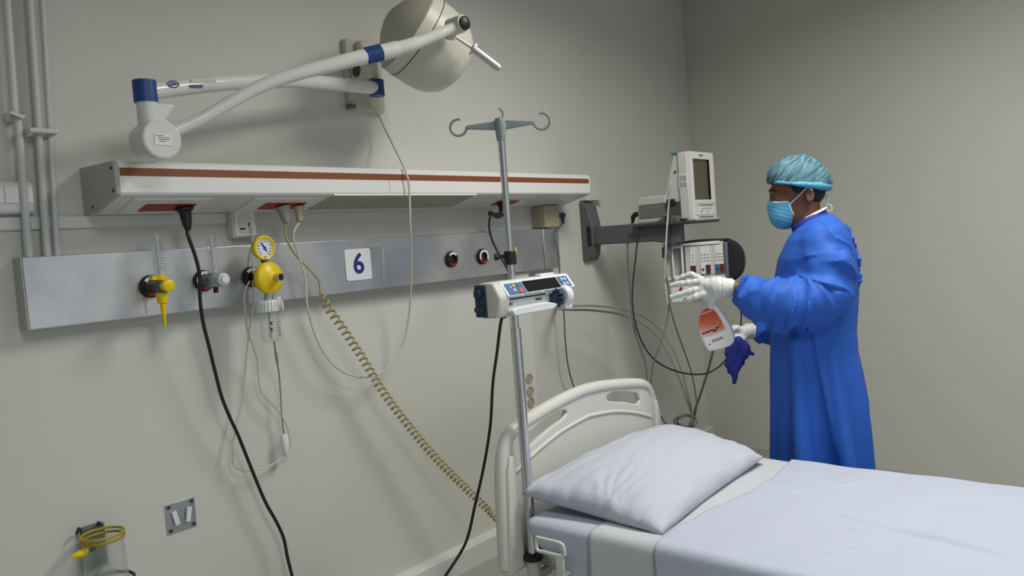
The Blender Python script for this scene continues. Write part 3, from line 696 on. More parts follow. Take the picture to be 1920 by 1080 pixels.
obj('yellow_tap', MB().lathe([(0, .006), (.008, .012), (.022, .012), (.040, .006), (.046, .003)], v_, [-1, .0, -.05], 14), m_yel, t, smooth=True)
obj('tap_stem', MB().cyl(v_, v_+X*.02, .006, 10), m_black, t, smooth=True)

# ================================================================== THE BED
BXC = 2.350
t = bed = thing('hospital_bed', 'hospital bed with an ivory arched headboard and white bedding', 'bed', (BXC, .6, 0))
YH = 1.712
def sc_(L): return [(x*YH/1.65, 1.46+(z-1.46)*YH/1.65) for x, z in L]
def mir(L):
    return L+[(2*BXC-x, z) for x, z in L[::-1]]
half = [(1.785, .448), (1.790, .60), (1.800, .75), (1.822, .825), (1.86, .866), (1.95, .888), (2.10, .910), (2.22, .921)]
half = sc_(half)
out = mir(half)
rim = spline([(x, YH, z) for x, z in out], 6)
slot = [(1.93, .797), (2.03, .828), (2.12, .848), (2.150, .866), (2.138, .886), (2.09, .890), (2.0, .875), (1.925, .852), (1.905, .82)]
slot = sc_(slot)
slotr = [(2*BXC-x, z) for x, z in slot[::-1]]
hb = plate('headboard', [(p[0], p[2]) for p in rim], [slot, slotr], (0, YH, 0), X, Z, NY, .014, .005, m_head, bed, 'ivory headboard with two grip slots')
obj('headboard_rim', MB().tube(rim, .023, 16), m_head, hb, smooth=True)
for L in (slot, slotr):
    obj('slot_lip', MB().tube([(x, YH-.008, z) for x, z in L], .0065, 8, True), m_head, hb, smooth=True)
obj('headboard_ridge', MB().tube(spline([(x, YH-.012, z) for x, z in mir(sc_([(1.84, .735), (1.95, .775), (2.1, .812), (2.25, .829)]))], 6), .008, 8), m_head, hb, smooth=True)
obj('headboard_bracket', MB().box((MX0+.08, MY1-.12, .385) if False else (1.98, 1.50, .385), (2.03, YH, .425)).box((2.67, 1.50, .385), (2.72, YH, .425)).box((1.9, YH-.012, .385), (2.8, YH+.012, .50)), m_head, bed, bevel=.004)
for s in (0, 1):
    pl = [(1.775, .436), (1.785, .60), (1.797, .76), (1.812, .80), (1.832, .80), (1.842, .60), (1.852, .436)]
    pl = sc_(pl)
    if s: pl = [(2*BXC-x, z) for x, z in pl[::-1]]
    plate('headboard_post', pl, [], (0, YH-.008, 0), X, Z, NY, .028, .012, m_head, bed)
# frame, corner sockets, legs
MX0, MX1, MY0, MY1, MZ0, MZ1 = 1.862, 2.80, -.42, 1.632, .470, .590
fr = MB()
for x in (MX0+.05, MX1-.05): fr.box((x-.02, MY0, .38), (x+.02, MY1-.08, .43))
for y in (MY0+.02, .3, 1.0, MY1-.12): fr.box((MX0+.05, y-.02, .40), (MX1-.05, y+.02, .435))
for x in (MX0+.12, MX1-.12):
    for y in (MY0+.2, MY1-.25): fr.box((x-.025, y-.025, .12), (x+.025, y+.025, .40))
obj('bed_frame', fr, m_head, bed, bevel=.004)
for x in (MX0+.12, MX1-.12):
    for y in (MY0+.2, MY1-.25):
        c_ = obj('castor', MB().cyl((x-.018, y, .062), (x+.018, y, .062), .062, 24), m_dgrey2, bed, smooth=True)
        obj('castor_fork', MB().box((x-.026, y-.02, .06), (x-.020, y+.02, .13)).box((x+.020, y-.02, .06), (x+.026, y+.02, .13)), m_alu, c_)
POLE = np.array([1.927, 1.655, 0])
sk = obj('pole_socket', MB().cyl(POLE+[0, 0, .30], POLE+[0, 0, .425], .024, 20).box(POLE+[-.0, -.02, .36], POLE+[.10, .0, .385]), m_head, bed, smooth=True, angle=30)
obj('socket_ring', MB().lathe([(0, .028), (.004, .033), (.018, .033), (.022, .028)], POLE+[0, 0, .425], Z, 24), m_black, bed, smooth=True)
# mattress retaining loop and its hinge on the near side
c0 = [P(*p, 0, MX0-.028) for p in ((1004, 1004), (1058, 1023), (1058, 1046), (1004, 1030))]
ya, yb = c0[0][1], (c0[1][1]+c0[2][1])/2; za, zb = (c0[0][2]+c0[1][2])/2, (c0[2][2]+c0[3][2])/2
lp = [(MX0-.028, y, z) for y, z in ((ya, za-.006), (ya-.006, za), (yb+.016, za), (yb+.004, za-.005), (yb, za-.015), (yb, zb+.006), (yb+.006, zb), (ya-.006, zb), (ya, zb+.006))]
obj('mattress_retainer', MB().tube(lp, .006, 8, True), m_head, bed, smooth=True)
obj('retainer_bracket', MB().box((MX0-.034, yb+.004, zb-.055), (MX0-.024, yb+.032, zb+.004)).box((MX0-.034, yb+.004, zb-.065), (MX0+.04, yb+.032, zb-.055)), m_head, bed, bevel=.002)

# mattress in its fitted sheet
def rsb(p, lo, hi, r):
    c = (np.array(lo)+np.array(hi))/2; h = (np.array(hi)-np.array(lo))/2-r; q = np.abs(p-c)-h
    return np.linalg.norm(np.maximum(q, 0), axis=-1)+np.minimum(q.max(-1), 0)-r
def f_mat(p):
    lo = np.array([MX0, MY0, MZ0-.0]); hi = np.array([MX1, MY1, MZ1])
    d = rsb(p, lo, hi, .03)
    # the sheet is pulled in under the mattress and puckers there
    x, y, z = p[..., 0], p[..., 1], p[..., 2]
    side = np.clip((MX0+.06-x)/.05, 0, 1)*np.clip((.56-z)/.06, 0, 1)
    d = d+side*.004*np.sin(55*y+30*z+2*np.sin(9*y))
    d = smin(d, rsb(p, np.array([MX0+.002, MY0, .37]), np.array([MX0+.03, 1.46, .52]), .010)+.003*np.sin(40*y+20*z), .01)
    for a_, b_, r_ in (((MX0+.016, 1.585, .492), (MX0+.02, 1.44, .385), .016), ((MX0+.010, 1.53, .50), (MX0+.014, 1.42, .44), .012), ((MX0+.022, 1.59, .485), (MX0+.03, 1.47, .455), .02)): d = smin(d, cap(p, a_, b_, r_, r_), .012)
    # under the near corner the sheet is gathered to a point
    cut = (.72*(p[..., 1]-1.600)+.69*(.530-p[..., 2]))
    return smax(d, cut, .012)
t = tag(sn_obj('mattress', f_mat, (MX0-.03, MY0-.03, .34), (MX1+.03, MY1+.03, MZ1+.03), .011, m_sheet, None, it=3),
        'mattress in a fitted white sheet on the hospital bed', 'mattress')
def clothn(y, x): return .0016*math.sin(9*x+4*y)+.0012*math.sin(23*x-11*y+1)+.001*math.sin(31*y+5*x)
def drape(name, y0f, y1f, dz, drop_near, drop_far, mt, nx=70, ny=50, fold=0, edge=None):
    """sheet laid over the mattress between two lines, hanging down both long sides"""
    v = []; prof = []
    zt = MZ1+dz; xo = MX0-dz; xi = MX1+dz; r = .028
    def pos(s):     # s = distance along the section, from the near hem over the top to the far hem
        L1 = drop_near; L2 = math.pi/2*r; L3 = (xi-xo)-2*r
        if s < L1: return xo, zt-r-(L1-s), -1, 0
        s -= L1
        if s < L2: a = s/r; return xo+r-r*math.cos(a), zt-r+r*math.sin(a), -math.cos(a), math.sin(a)
        s -= L2
        if s < L3: return xo+r+s, zt, 0, 1
        s -= L3
        if s < L2: a = s/r; return xi-r+r*math.sin(a), zt-r+r*math.cos(a), math.sin(a), math.cos(a)
        s -= L2; return xi, zt-r-s, 1, 0
    tot = drop_near+drop_far+math.pi*r+(xi-xo)-2*r
    for j in range(ny+1):
        for i in range(nx+1):
            s = tot*i/nx; x, z, ax, az = pos(s); y = y0f(x)+(y1f(x)-y0f(x))*j/ny
            b = clothn(y, x)
            if s < drop_near: b += .006*math.sin(14*y+1.5)*(1-s/drop_near)+.003*math.sin(37*y)*(1-s/drop_near)
            if az > .5 and fold:
                for (cx_, cy_, ang, ln, am) in CREASES:
                    du = (x-cx_)*math.cos(ang)+(y-cy_)*math.sin(ang); dv_ = -(x-cx_)*math.sin(ang)+(y-cy_)*math.cos(ang)
                    b += am*(math.exp(-(dv_/.013)**2)-.5*math.exp(-((dv_-.02)/.012)**2))*max(0, 1-(du/ln)**2)
            if edge: b += edge*.5*(1+math.sin(40*x+3))*math.exp(-(j/ny*8)**2)
            v.append((x+ax*b, y, z+abs(az)*b))
    f = [(j*(nx+1)+i, j*(nx+1)+i+1, (j+1)*(nx+1)+i+1, (j+1)*(nx+1)+i) for j in range(ny) for i in range(nx)]
    o = obj(name, MB().add(v, f), mt, None, smooth=True, angle=180)
    sd = o.modifiers.new('thickness', 'SOLIDIFY'); sd.thickness = .0022; sd.offset = 0
    return o
def crease_(x0, y0, x1, y1, am, w_=.012):
    a, b = P(x0, y0, 2, MZ1+.01), P(x1, y1, 2, MZ1+.01); c = (a+b)/2
    return (c[0], c[1], math.atan2(b[1]-a[1], b[0]-a[0]), np.linalg.norm(b[:2]-a[:2])/2*1.15, am)
CREASES = [crease_(1640, 985, 1925, 1052, .019), crease_(1560, 960, 1650, 985, .009), crease_(1590, 990, 1660, 1008, .008), crease_(1470, 925, 1620, 905, .004), crease_(1500, 1060, 1640, 1020, .003), crease_(1700, 930, 1900, 940, .004)]
tag(drape('draw_sheet', lambda x: 1.375-.03*(x-MX0), lambda x: 1.06, .0045, .30, .2, m_draw, ny=24),
    'white draw sheet folded across the mattress below the pillow', 'sheet')
ed = lambda x: 1.135+.022*math.sin(7*x)-.035*(x-MX0)
tag(drape('top_sheet', lambda x: ed(x), lambda x: -.43, .0095, .30, .3, m_sheet, nx=190, ny=230, fold=1, edge=.004),
    'smooth white top sheet covering the foot half of the bed', 'sheet')

# pillow: a stuffed quadrilateral with pinched corners
def pillow():
    A = np.array([1.893, 1.655, .655]); B = np.array([1.925, 1.160, .597]); C_ = np.array([2.71, 1.185, .622]); D = np.array([2.86, 1.655, .640])
    n = 56; v = []; f = []
    def prof(a): return (4*a*(1-a))**.42
    for side in (1, -1):
        for j in range(n+1):
            for i in range(n+1):
                s, q = i/n, j/n
                # pinch edges inwards between the corners
                ss = s+(.5-s)*.05*math.sin(math.pi*q); qq = q+(.5-q)*.06*math.sin(math.pi*s)
                base = (1-ss)*(1-qq)*A+(1-ss)*qq*B+ss*qq*C_+ss*(1-qq)*D
                h = prof(s)*prof(q)
                wr = .005*math.sin(22*s+14*q)*(1-h)+.004*math.sin(50*q-20*s+2)*(1-h)**.8
                rad = math.exp(-((s-.05)**2+(q-.62)**2)/.02)*.008*math.sin(9*math.atan2(q-.62, s+.03)*2)
                wr2 = .0010*math.sin(40*s+9*math.sin(11*q))+.0010*math.sin(33*q+7*s)
                if side > 0: z = base[2]+.098*h*(1+.10*(1-q))+(wr+rad+wr2)*(h > 0)*min(1, 6*h)+.018*(1-q)*h
                else: z = base[2]-.034*h**.5 if q < .97 else base[2]-.034*h
                z = max(z, MZ1+.006) if side < 0 else z
                v.append((base[0], base[1], z))
    N = (n+1)**2
    for sd in (0, 1):
        for j in range(n):
            for i in range(n):
                q = (sd*N+j*(n+1)+i, sd*N+j*(n+1)+i+1, sd*N+(j+1)*(n+1)+i+1, sd*N+(j+1)*(n+1)+i)
                f.append(q[::-1] if sd == 0 else q)
    o = obj('pillow', MB().add(v, f), m_sheet2, None, smooth=True, angle=180)
    wl = o.modifiers.new('weld', 'WELD'); wl.merge_threshold = .0008
    return tag(o, 'plump white pillow lying against the ivory headboard', 'pillow')
pillow()

# ------------------------------------------------------------------ drip pole
t = thing('drip_pole', 'chrome drip pole with two open hooks rising from the bed corner', 'drip pole', POLE+[0, 0, .42])
zj = 1.19; ztop = P(938, 252, 1, POLE[1])[2]
obj('lower_pole', MB().cyl(POLE+[0, 0, .4], POLE+[0, 0, zj], .0165, 24), m_chrome, t, smooth=True)
obj('upper_pole', MB().cyl(POLE+[0, 0, zj], POLE+[0, 0, ztop], .0115, 20), m_chrome, t, smooth=True)
hc_ = POLE+[0, 0, ztop]
m_hook = mat('grey_hook_plastic', '878c90', .4)
obj('hook_hub', MB().lathe([(-.02, .014), (.0, .016), (.03, .019), (.05, .016), (.054, .008)], hc_, Z, 20), m_hook, t, smooth=True)
# arms run across the view
er = np.array([RT[0], RT[1], 0]); er /= np.linalg.norm(er); er2 = np.array([-er[1], er[0], 0])
for s in (-1, 1):
    a = hc_+[0, 0, .036]+er*s*.014; zt_ = P(872 if s < 0 else 1002, 236 if s < 0 else 231, 1, POLE[1])[2]
    arm = [(s*.012, .014), (s*.012, .044), (s*.108, .036), (s*.108, .024)]
    ho = obj('hook_arm', MB().prism(arm, hc_-er2*.005+[0, 0, 0], er, Z, er2, .010), m_hook, t, bevel=.003)
    c_ = hc_+er*s*.133+[0, 0, .032]
    pts = [c_+.026*(-s*math.cos(a_)*er)+.026*math.sin(a_)*Z for a_ in np.linspace(0, -math.radians(285), 22)]
    obj('hook', MB().tube(pts, .0042, 8), m_hook, ho, smooth=True)
pts = [hc_+er2*.0+er*.008+[0, 0, .05], hc_+er*.012+[0, 0, .066], hc_+er*.006+[0, 0, .078], hc_+er*.0+[0, 0, .084]]
obj('centre_hook', MB().tube(spline(pts, 4), .0035, 8), m_hook, t, smooth=True)
zc = P(951, 484, 1, POLE[1])[2]
cl_ = obj('height_clamp', MB().lathe([(-.022, .018), (-.020, .020), (.020, .020), (.022, .018)], POLE+[0, 0, zc], Z, 20), m_black, t, smooth=True)
obj('clamp_knob', MB().cyl(POLE+[0, 0, zc+.006]-er*.018, POLE+[0, 0, zc+.006]-er*.045, .006, 12).lathe([(0, .009), (.012, .012), (.016, .009)], POLE+[0, 0, zc+.006]-er*.036, -er, 12), m_black, cl_, smooth=True)
obj('yellow_tab', MB().box(POLE+[.012, -.004, zc+.012]+er*.008, POLE+[.016, .002, zc+.032]+er*.010), m_yel, cl_, bevel=.001)
# cord from the right socket strip to the back of the pump
a = spt(sl(932, 381)[0], i3[2], .010)
t = thing('pump_cord', 'black cord from the right socket strip behind the pole down to the floor', 'power cord', a)
obj('plug_head', MB().lathe([(0, .024), (.008, .024), (.016, .018), (.03, .016)], a, [0, 0, -1], 14).tube(spline([a-[0, 0, .02], a+[-.01, -.005, -.045], a+[-.05, -.01, -.058], W(919, 400, .20)], 4), [.016]*5+[.014]*4+[.011]*4, 12), m_black, t, smooth=True)
PBY = POLE[1]+.03
pts = spline([W(921, 397, .20), W(917, 420, .25), W(921, 445, .35), W(932, 470, .5), P(945, 492, 1, 1.80), P(955, 512, 1, 1.72), P(960, 545, 1, 1.665), P(950, 590, 1, 1.66), P(940, 600, 1, 1.68), P(932, 660, 1, 1.74), P(924, 720, 1, 1.8), P(919, 800, 1, 1.86), P(906, 880, 1, 1.9), P(890, 950, 1, 1.93), P(879, 1000, 1, 1.95), P(866, 1032, 1, 1.96), P(835, 1080, 1, 1.98), P(810, 1115, 1, 2.0)], 8)
obj('cable', MB().tube(pts, .0052, 10), m_black, t, smooth=True)

# ------------------------------------------------------------------ syringe pump on the pole
PY = POLE[1]-.0695
q = [P(*p, 1, PY-.035) for p in ((934, 530), (1076, 515), (1060, 588), (938, 597))]
x0 = (q[0][0]+q[3][0])/2; x1 = q[1][0]-.006
zt, zb = .5*(q[0][2]+q[1][2])+.003, q[3][2]-.002
H = zt-zb; yb = PY+.045
t = pump = thing('syringe_pump', 'white syringe pump with black screen and navy end clamped to the drip pole', 'syringe pump', (x0, PY, zb))
Lp = x1-x0
# section (forward distance from yb, z): slanted control panel on top, lower body set back
yf = .085
sec = [(0, zb), (.055, zb), (.062, zb+.012), (.062, zb+H*.50), (yf, zb+H*.56), (yf+.002, zb+H*.60), (.060, zt-.006), (.054, zt), (0, zt)]
obj('pump_body', MB().prism(sec, (x0+.035, yb, 0), NY, Z, X, Lp-.035), m_pump, t, bevel=.006, seg=3)
obj('left_cheek', MB().prism([(0, zb), (.062, zb), (.075, zb+.02), (yf-.002, zb+H*.58), (.060, zt-.006), (.05, zt), (0, zt)], (x0, yb, 0), NY, Z, X, .05), m_mon, t, bevel=.008, seg=3)
obj('rear_clamp', MB().box((x0-.005, yb-.03, zb+.004), (x0+.035, yb+.016, zt-.006)).box((x0-.02, yb-.022, zb+.02), (x0-.002, yb+.008, zb+.036)).box((x0-.018, yb-.018, zb+.065), (x0-.002, yb+.008, zb+.088)), m_pumpb, t, bevel=.004, label='navy end clamp')
obj('pole_grip', MB().box((POLE[0]-.024, yb-.002, zb+.03), (POLE[0]+.024, POLE[1]+.024, zb+.07)), m_pumpb, t, bevel=.004)
# slanted panel frame
pO = np.array([0, yb-yf-.002, zb+H*.60]); pS = np.array([0, yb-.060, zt-.006])-pO; pS[0] = 0; pl_ = np.linalg.norm(pS); pS /= pl_; pN = np.cross(X, pS)
if pN[1] > 0: pN = -pN
def pp(x, s, n=0.): return np.array([x, 0, 0])+pO*[0, 1, 1]+pS*s+pN*n
def pad(name, xa, xb, sa, sb, mt, par, n=.0012, th=.001):
    return obj(name, MB().obox(pp((xa+xb)/2, (sa+sb)/2, n), X, pS, pN, ((xb-xa)/2, (sb-sa)/2, th)), mt, par)
xa = x0+.045
pad('keypad', xa, x0+Lp*.33, pl_*.05, pl_*.92, m_keypad, t)
sc_p = pad('display', x0+Lp*.345, x0+Lp*.80, pl_*.08, pl_*.95, m_screen, t, label=None) if False else pad('display', x0+Lp*.345, x0+Lp*.80, pl_*.08, pl_*.95, m_screen, t)
kp = pad('keypad', x0+Lp*.82, x0+Lp*.955, pl_*.08, pl_*.95, m_keypad, t)
def btn(xf, sf, mt, r=.0062):
    c_ = pp(x0+Lp*xf, pl_*sf, .002); obj('button', MB().cyl(c_, c_+pN*.0018, r, 14), mt, t)
mlb = mat('light_button', 'a8bccb', .4)
btn(.215, .70, m_yel, .005); btn(.27, .72, mat('green_button', '1f7a5a', .4), .006); btn(.20, .36, mlb); btn(.275, .28, mat('orange_button', 'e5542a', .4), .0085); btn(.17, .62, mlb, .004)
for xf in (.865, .91):
    for sf in (.30, .70): btn(xf, sf, mlb, .0065)
for xa_, xb_ in ((.30, .40), (.42, .52)):
    obj('softkey', MB().box((x0+Lp*xa_, yb-yf-.0028, zb+H*.575), (x0+Lp*xb_, yb-yf, zb+H*.592)), m_ink, t)
for xa_, xb_ in ((.56, .64), (.66, .74), (.76, .84)):
    obj('softkey', MB().box((x0+Lp*xa_, yb-yf-.0028, zb+H*.575), (x0+Lp*xb_, yb-yf, zb+H*.600)), m_keypad, t)
# syringe cradle
yl = yb-.063
obj('cradle_stripe', MB().box((x0+.055, yl-.0012, zb+H*.46), (x0+Lp*.66, yl+.001, zb+H*.50)), m_pumpb, t)
text('model_text', 'GH', .014, (x0+.068, yl-.0008, zb+H*.345), X, Z, m_ink, t)
text('maker_text', 'Asena', .013, (x0+Lp*.55, yl-.0008, zb+H*.37), X, Z, m_maroon, t)
obj('syringe_rest', MB().prism([(0, .012), (.010, .002), (Lp*.50, .002), (Lp*.58, .008), (Lp*.60, .018), (Lp*.44, .029), (.02, .027), (0, .020)], (x0+.045, yl+.004, zb+.0), X, Z, NY, .034), m_pump, t, bevel=.009, seg=3)
k = MB()
for r0, dx in ((.026, 0), (.020, .014)):
    for i in range(10):
        a = i*math.pi/5; c_ = np.array([x0+Lp*.72+dx, yl-.018, zb+H*.33])
        k.obox(c_+[0, r0*math.cos(a)*.6, r0*math.sin(a)*.6], X, [0, math.cos(a), math.sin(a)], [0, -math.sin(a), math.cos(a)], (.006, r0*.6, .0052))
obj('plunger_gear', k.cyl((x0+Lp*.69, yl-.018, zb+H*.33), (x0+Lp*.80, yl-.018, zb+H*.33), .013, 16), m_pumpb, t, bevel=.0015)
obj('plunger_arm', MB().box((x0+Lp*.64, yl-.012, zb+H*.46), (x0+Lp*.665, yl+.002, zb+H*.56)).box((x0+Lp*.70, yl-.012, zb+H*.46), (x0+Lp*.72, yl+.002, zb+H*.56)), m_pump, t, bevel=.003)
obj('drive_head', MB().lathe([(0, .030), (.010, .036), (.030, .034), (.036, .024)], (x0+Lp*.80, yl-.016, zb+H*.36), X, 24).box((x0+Lp*.80, yl-.035, zb-.004), (x0+Lp*.90, yl+.01, zb+H*.20)), m_pump, t, bevel=.003, seg=2)
obj('top_handle', MB().box((x0+Lp*.66, yb-.045, zt-.004), (x0+Lp*.86, yb-.02, zt+.008)), m_pump, t, bevel=.004)

# ------------------------------------------------------------------ monitor arm
AX = 3.655
t = arm = thing('monitor_wall_arm', 'dark grey wall arm holding the patient monitor', 'wall arm', (AX, YA, 1.30))
q0 = [W(*p, .0) for p in ((1086, 380), (1092, 487))]
pzt, pzb = q0[0][2]+.004, q0[1][2]-.012
xl = (q0[0][0]+q0[1][0])/2
obj('wall_plate', MB().prism([(0, pzb), (.03, pzb+.002), (.055, pzb+.03), (.072, (pzt+pzb)/2-.05), (.078, (pzt+pzb)/2), (.070, (pzt+pzb)/2+.05), (.050, pzt-.03), (.022, pzt-.002), (0, pzt)], (xl, YA, 0), NY, Z, X, .095), m_dgrey, t, bevel=.006, seg=3)
za, zb_ = 1.424, 1.524
ax0, ax1 = xl+.018, xl+.078
obj('arm_recess', MB().box((xl-.001, YA-.066, za-.006), (xl+.06, YA-.04, zb_+.004)), m_black, t)
y_e = 1.96
out_ = [(.03, za), (.03, zb_), (YA-2.10, zb_-.004), (YA-2.045, zb_+.022), (YA-y_e-.01, zb_+.022), (YA-y_e, zb_+.01), (YA-y_e, za-.012), (YA-y_e-.015, za-.02), (YA-2.03, za-.018), (YA-2.12, za-.004)]
obj('arm_beam', MB().prism(out_, (ax0, YA, 0), NY, Z, X, ax1-ax0), m_dgrey, t, bevel=.012, seg=3)
obj('beam_end', MB().cyl((xl+.048, 2.02, za-.020), (xl+.048, 2.02, zb_+.024), .036, 24), m_dgrey2, t, smooth=True)
# patient monitor: stands on the arm's tray
F = 1.895                                   # front plane of the screen unit
ql = [P(*p, 1, F) for p in ((1289, 281), (1334, 289), (1339, 408), (1294, 411))]
mx0, mx1 = (ql[0][0]+ql[3][0])/2, (ql[1][0]+ql[2][0])/2; mzt, mzb = (ql[0][2]+ql[1][2])/2, (ql[2][2]+ql[3][2])/2
t = mon = thing('patient_monitor', 'grey boxy patient monitor with a dark screen on the wall arm', 'monitor', ((mx0+mx1)/2, 2.03, mzb))
obj('monitor_tray', MB().box((mx0-.05, F-.03, mzb-.022), (mx1-.005, 2.21, mzb-.006)), m_dgrey2, t, bevel=.005)
obj('tray_lip', MB().box((mx0-.01, F-.035, mzb-.012), (mx1+.008, F+.02, mzb+.001)), m_grey, t, bevel=.005)
obj('screen_unit', MB().box((mx0, F, mzb), (mx1, F+.058, mzt)), m_mon, t, bevel=.008)
k = MB(); mw = mx1-mx0; mh = mzt-mzb
sx0, sx1, sz0, sz1 = mx0+mw*.13, mx0+mw*.80, mzb+mh*.28, mzt-mh*.115
bez = obj('bezel', MB().box((mx0+.002, F-.012, mzb+.002), (sx0, F+.004, mzt-.002)).box((sx1, F-.012, mzb+.002), (mx1-.002, F+.004, mzt-.002)).box((sx0, F-.012, sz1), (sx1, F+.004, mzt-.002)).box((sx0, F-.012, mzb+.002), (sx1, F+.004, sz0)), m_monw, t, label='white front bezel')
obj('screen', MB().box((sx0, F-.003, sz0), (sx1, F+.002, sz1)), m_mscreen, t)
obj('screen_surround', MB().box((sx1, F-.013, sz0), (sx1+.003, F-.003, sz1)).box((sx0-.002, F-.013, sz1), (sx1, F-.002, sz1+.003)), m_mon, t)
cp = obj('control_panel', MB().box((mx0+mw*.10, F-.014, mzb+mh*.05), (mx1-mw*.05, F-.010, mzb+mh*.245)), m_mon, t, bevel=.001)
obj('control_keypad', MB().box((mx0+mw*.11, F-.0155, mzb+mh*.055), (mx1-mw*.06, F-.0135, mzb+mh*.175)), m_monw, t)
k = MB()
for r, (n, s0, s1, zf) in enumerate(((10, .30, .80, .200), (7, .38, .75, .145), (2, .55, .62, .100))):
    for i in range(n):
        x = mx0+mw*(s0+(s1-s0)*i/max(1, n-1)); k.cyl((x, F-.013, mzb+mh*zf), (x, F-.0165, mzb+mh*zf), .0035, 8)
obj('keys', k, m_dgrey, t)
for zf in (.155, .11): obj('indicator', MB().cyl((mx0+mw*.17, F-.013, mzb+mh*zf), (mx0+mw*.17, F-.0168, mzb+mh*zf), .0055, 10), m_yel, t)
obj('indicator', MB().cyl((mx0+mw*.34, F-.013, mzb+mh*.105), (mx0+mw*.34, F-.0168, mzb+mh*.105), .0055, 10), m_keypad, t, label='blue indicator')
obj('badge', MB().box((mx0+mw*.40, F-.0135, mzt-mh*.065), (mx0+mw*.55, F-.0115, mzt-mh*.045)), m_dgrey, t)
obj('bezel_slot', MB().box((mx0+mw*.25, F-.0145, mzb+mh*.018), (mx0+mw*.85, F-.010, mzb+mh*.028)), m_ink, t)
# wedge back and the deep case
wz = mzb+.105
obj('back_wedge', MB().prism([(F+.055, mzb+.004), (F+.055, mzt-.012), (F+.085, mzt-.018), (F+.165, wz-.01), (F+.165, mzb+.004)], (mx0+.010, 0, 0), Y, Z, X, mw-.02), m_mon, t, bevel=.006)
obj('rear_case', MB().box((mx0+.006, F+.14, mzb-.002), (mx1-.01, 2.205, mzb+.135)), m_mon, t, bevel=.006)
k = MB()
for i in range(8): k.box((mx0+.0035, F+.05, mzb+.024+i*.0095), (mx0+.008, 2.195, mzb+.028+i*.0095))
obj('side_vents', k, m_dgrey2, t)
obj('side_label', MB().box((mx0-.001, F+.008, mzb+mh*.45), (mx0+.001, F+.054, mzb+mh*.68)), m_paper, t, label='white paper label')
k = MB()
for i in range(6):
    for j in range(2): k.box((mx0-.0016, F+.013+i*.0065, mzb+mh*(.47+.1*j)), (mx0-.0005, F+.0155+i*.0065, mzb+mh*(.545+.1*j+.01*(i % 3))))
obj('side_label_print', k, m_ink, t)
obj('speaker_hole', MB().cyl((mx0+.004, F+.075, mzb+mh*.72), (mx0+.0108, F+.075, mzb+mh*.72), .006, 12), m_ink, t)
obj('teal_latch', MB().box((mx0+.02, F+.05, mzt-.006), (mx0+.08, F+.10, mzt+.004)), m_teal, t, bevel=.002)
def at_(px, py, y): return P(px, py, 1, y)
mzp = at_(1252, 380, F+.09)
obj('black_clip', MB().box((mx0-.014, F+.085, mzp[2]-.018), (mx0+.008, F+.125, mzp[2]+.018)), m_black, t, bevel=.002)
# monitor power plug and cable at the back
e = np.array([mx0+.03, 2.205, mzb+.05])
t = thing('monitor_power_cable', 'grey power cable with black plug at the back of the monitor', 'cable', e)
obj('plug_body', MB().tube([e, e+Y*.03, e+Y*.045+[0, 0, -.012], e+Y*.05+[0, 0, -.045]], [.014, .014, .013, .007], 12), m_black, t, smooth=True)
e2 = e+Y*.05+np.array([0, 0, -.045])
pts = spline([e2, at_(1177, 430, 2.28), at_(1178, 500, 2.28), at_(1183, 560, 2.28), at_(1188, 610, 2.27), at_(1200, 650, 2.26), at_(1210, 680, 2.25), at_(1214, 715, 2.24), at_(1216, 760, 2.22), at_(1214, 830, 2.2), at_(1212, 900, 2.2)], 8)
obj('cable', MB().tube(pts, .0055, 8), m_gcab, t, smooth=True)
e = np.array([mx0-.03, 2.17, mzb-.016])
t = thing('black_looping_cable', 'black cable looping from under the monitor towards the person', 'cable', e)
pts = spline([e, at_(1197, 440, 2.17), at_(1191, 490, 2.16), at_(1186, 540, 2.15), at_(1188, 590, 2.12), at_(1203, 640, 2.08), at_(1228, 675, 2.02), at_(1262, 694, 1.96), at_(1300, 702, 1.90), at_(1330, 698, 1.86), at_(1356, 680, 1.84), at_(1375, 650, 1.84), at_(1390, 600, 1.86), at_(1380, 530, 1.93)], 8)
obj('cable', MB().tube(pts, .0042, 8), m_black, t, smooth=True)
t = thing('module_lead', 'pale grey lead running down from the monitor side to the module rack', 'cable', at_(1248, 455, F+.10))
pts = spline([at_(1259, 325, F+.075), at_(1257, 345, F+.06), at_(1254, 380, F+.07), at_(1251, 420, F+.07), at_(1249, 455, F+.04), at_(1247, 500, F+.04), at_(1247, 530, F+.04), at_(1252, 570, F+.02)], 8)
obj('cable', MB().tube(pts, .0048, 8), mat('pale_lead', 'a3a49c', .4), t, smooth=True)

# ------------------------------------------------------------------ module rack below the arm (faces the camera side)
RYp = np.array([P(1322, 490, 1, 1.90)[0], 1.90])
vd = np.array([RYp[0], RYp[1], 0]); vd /= np.linalg.norm(vd)
er_ = np.array([vd[1], -vd[0], 0])                  # to the right as seen from the bed
RP0 = np.array([RYp[0], RYp[1], 0])
def rk(px, py, n=0.): return RP(px, py, RP0-vd*n, vd)      # on the rack's front plane moved n towards the viewer
def rc_(px, py):
    q = rk(px, py); return (q-RP0)@er_, q[2]
t = rack = thing('module_rack', 'white rack of plug-in monitor modules hanging below the wall arm', 'module rack', (RP0[0], RP0[1], rc_(1320, 520)[1]))
xl_, zt1 = rc_(1248, 460); xr_, _ = rc_(1357, 456); _, zb1 = rc_(1300, 521)
def rbox(name, xa, xb, za_, zb2, n0, n1, mt, par, bevel=.003, **k):
    return obj(name, MB().obox(RP0+er_*(xa+xb)/2-vd*(n0+n1)/2+Z*(za_+zb2)/2, er_, -vd, Z, (abs(xb-xa)/2, abs(n1-n0)/2, abs(zb2-za_)/2)), mt, par, bevel=bevel, **k)
rbox('rack_back', xl_, xr_, zb1, zt1, -.10, -.03, m_mon, t)
rbox('rack_top', xl_, xr_-.02, zt1-.012, zt1+.004, -.10, .004, m_monw, t)
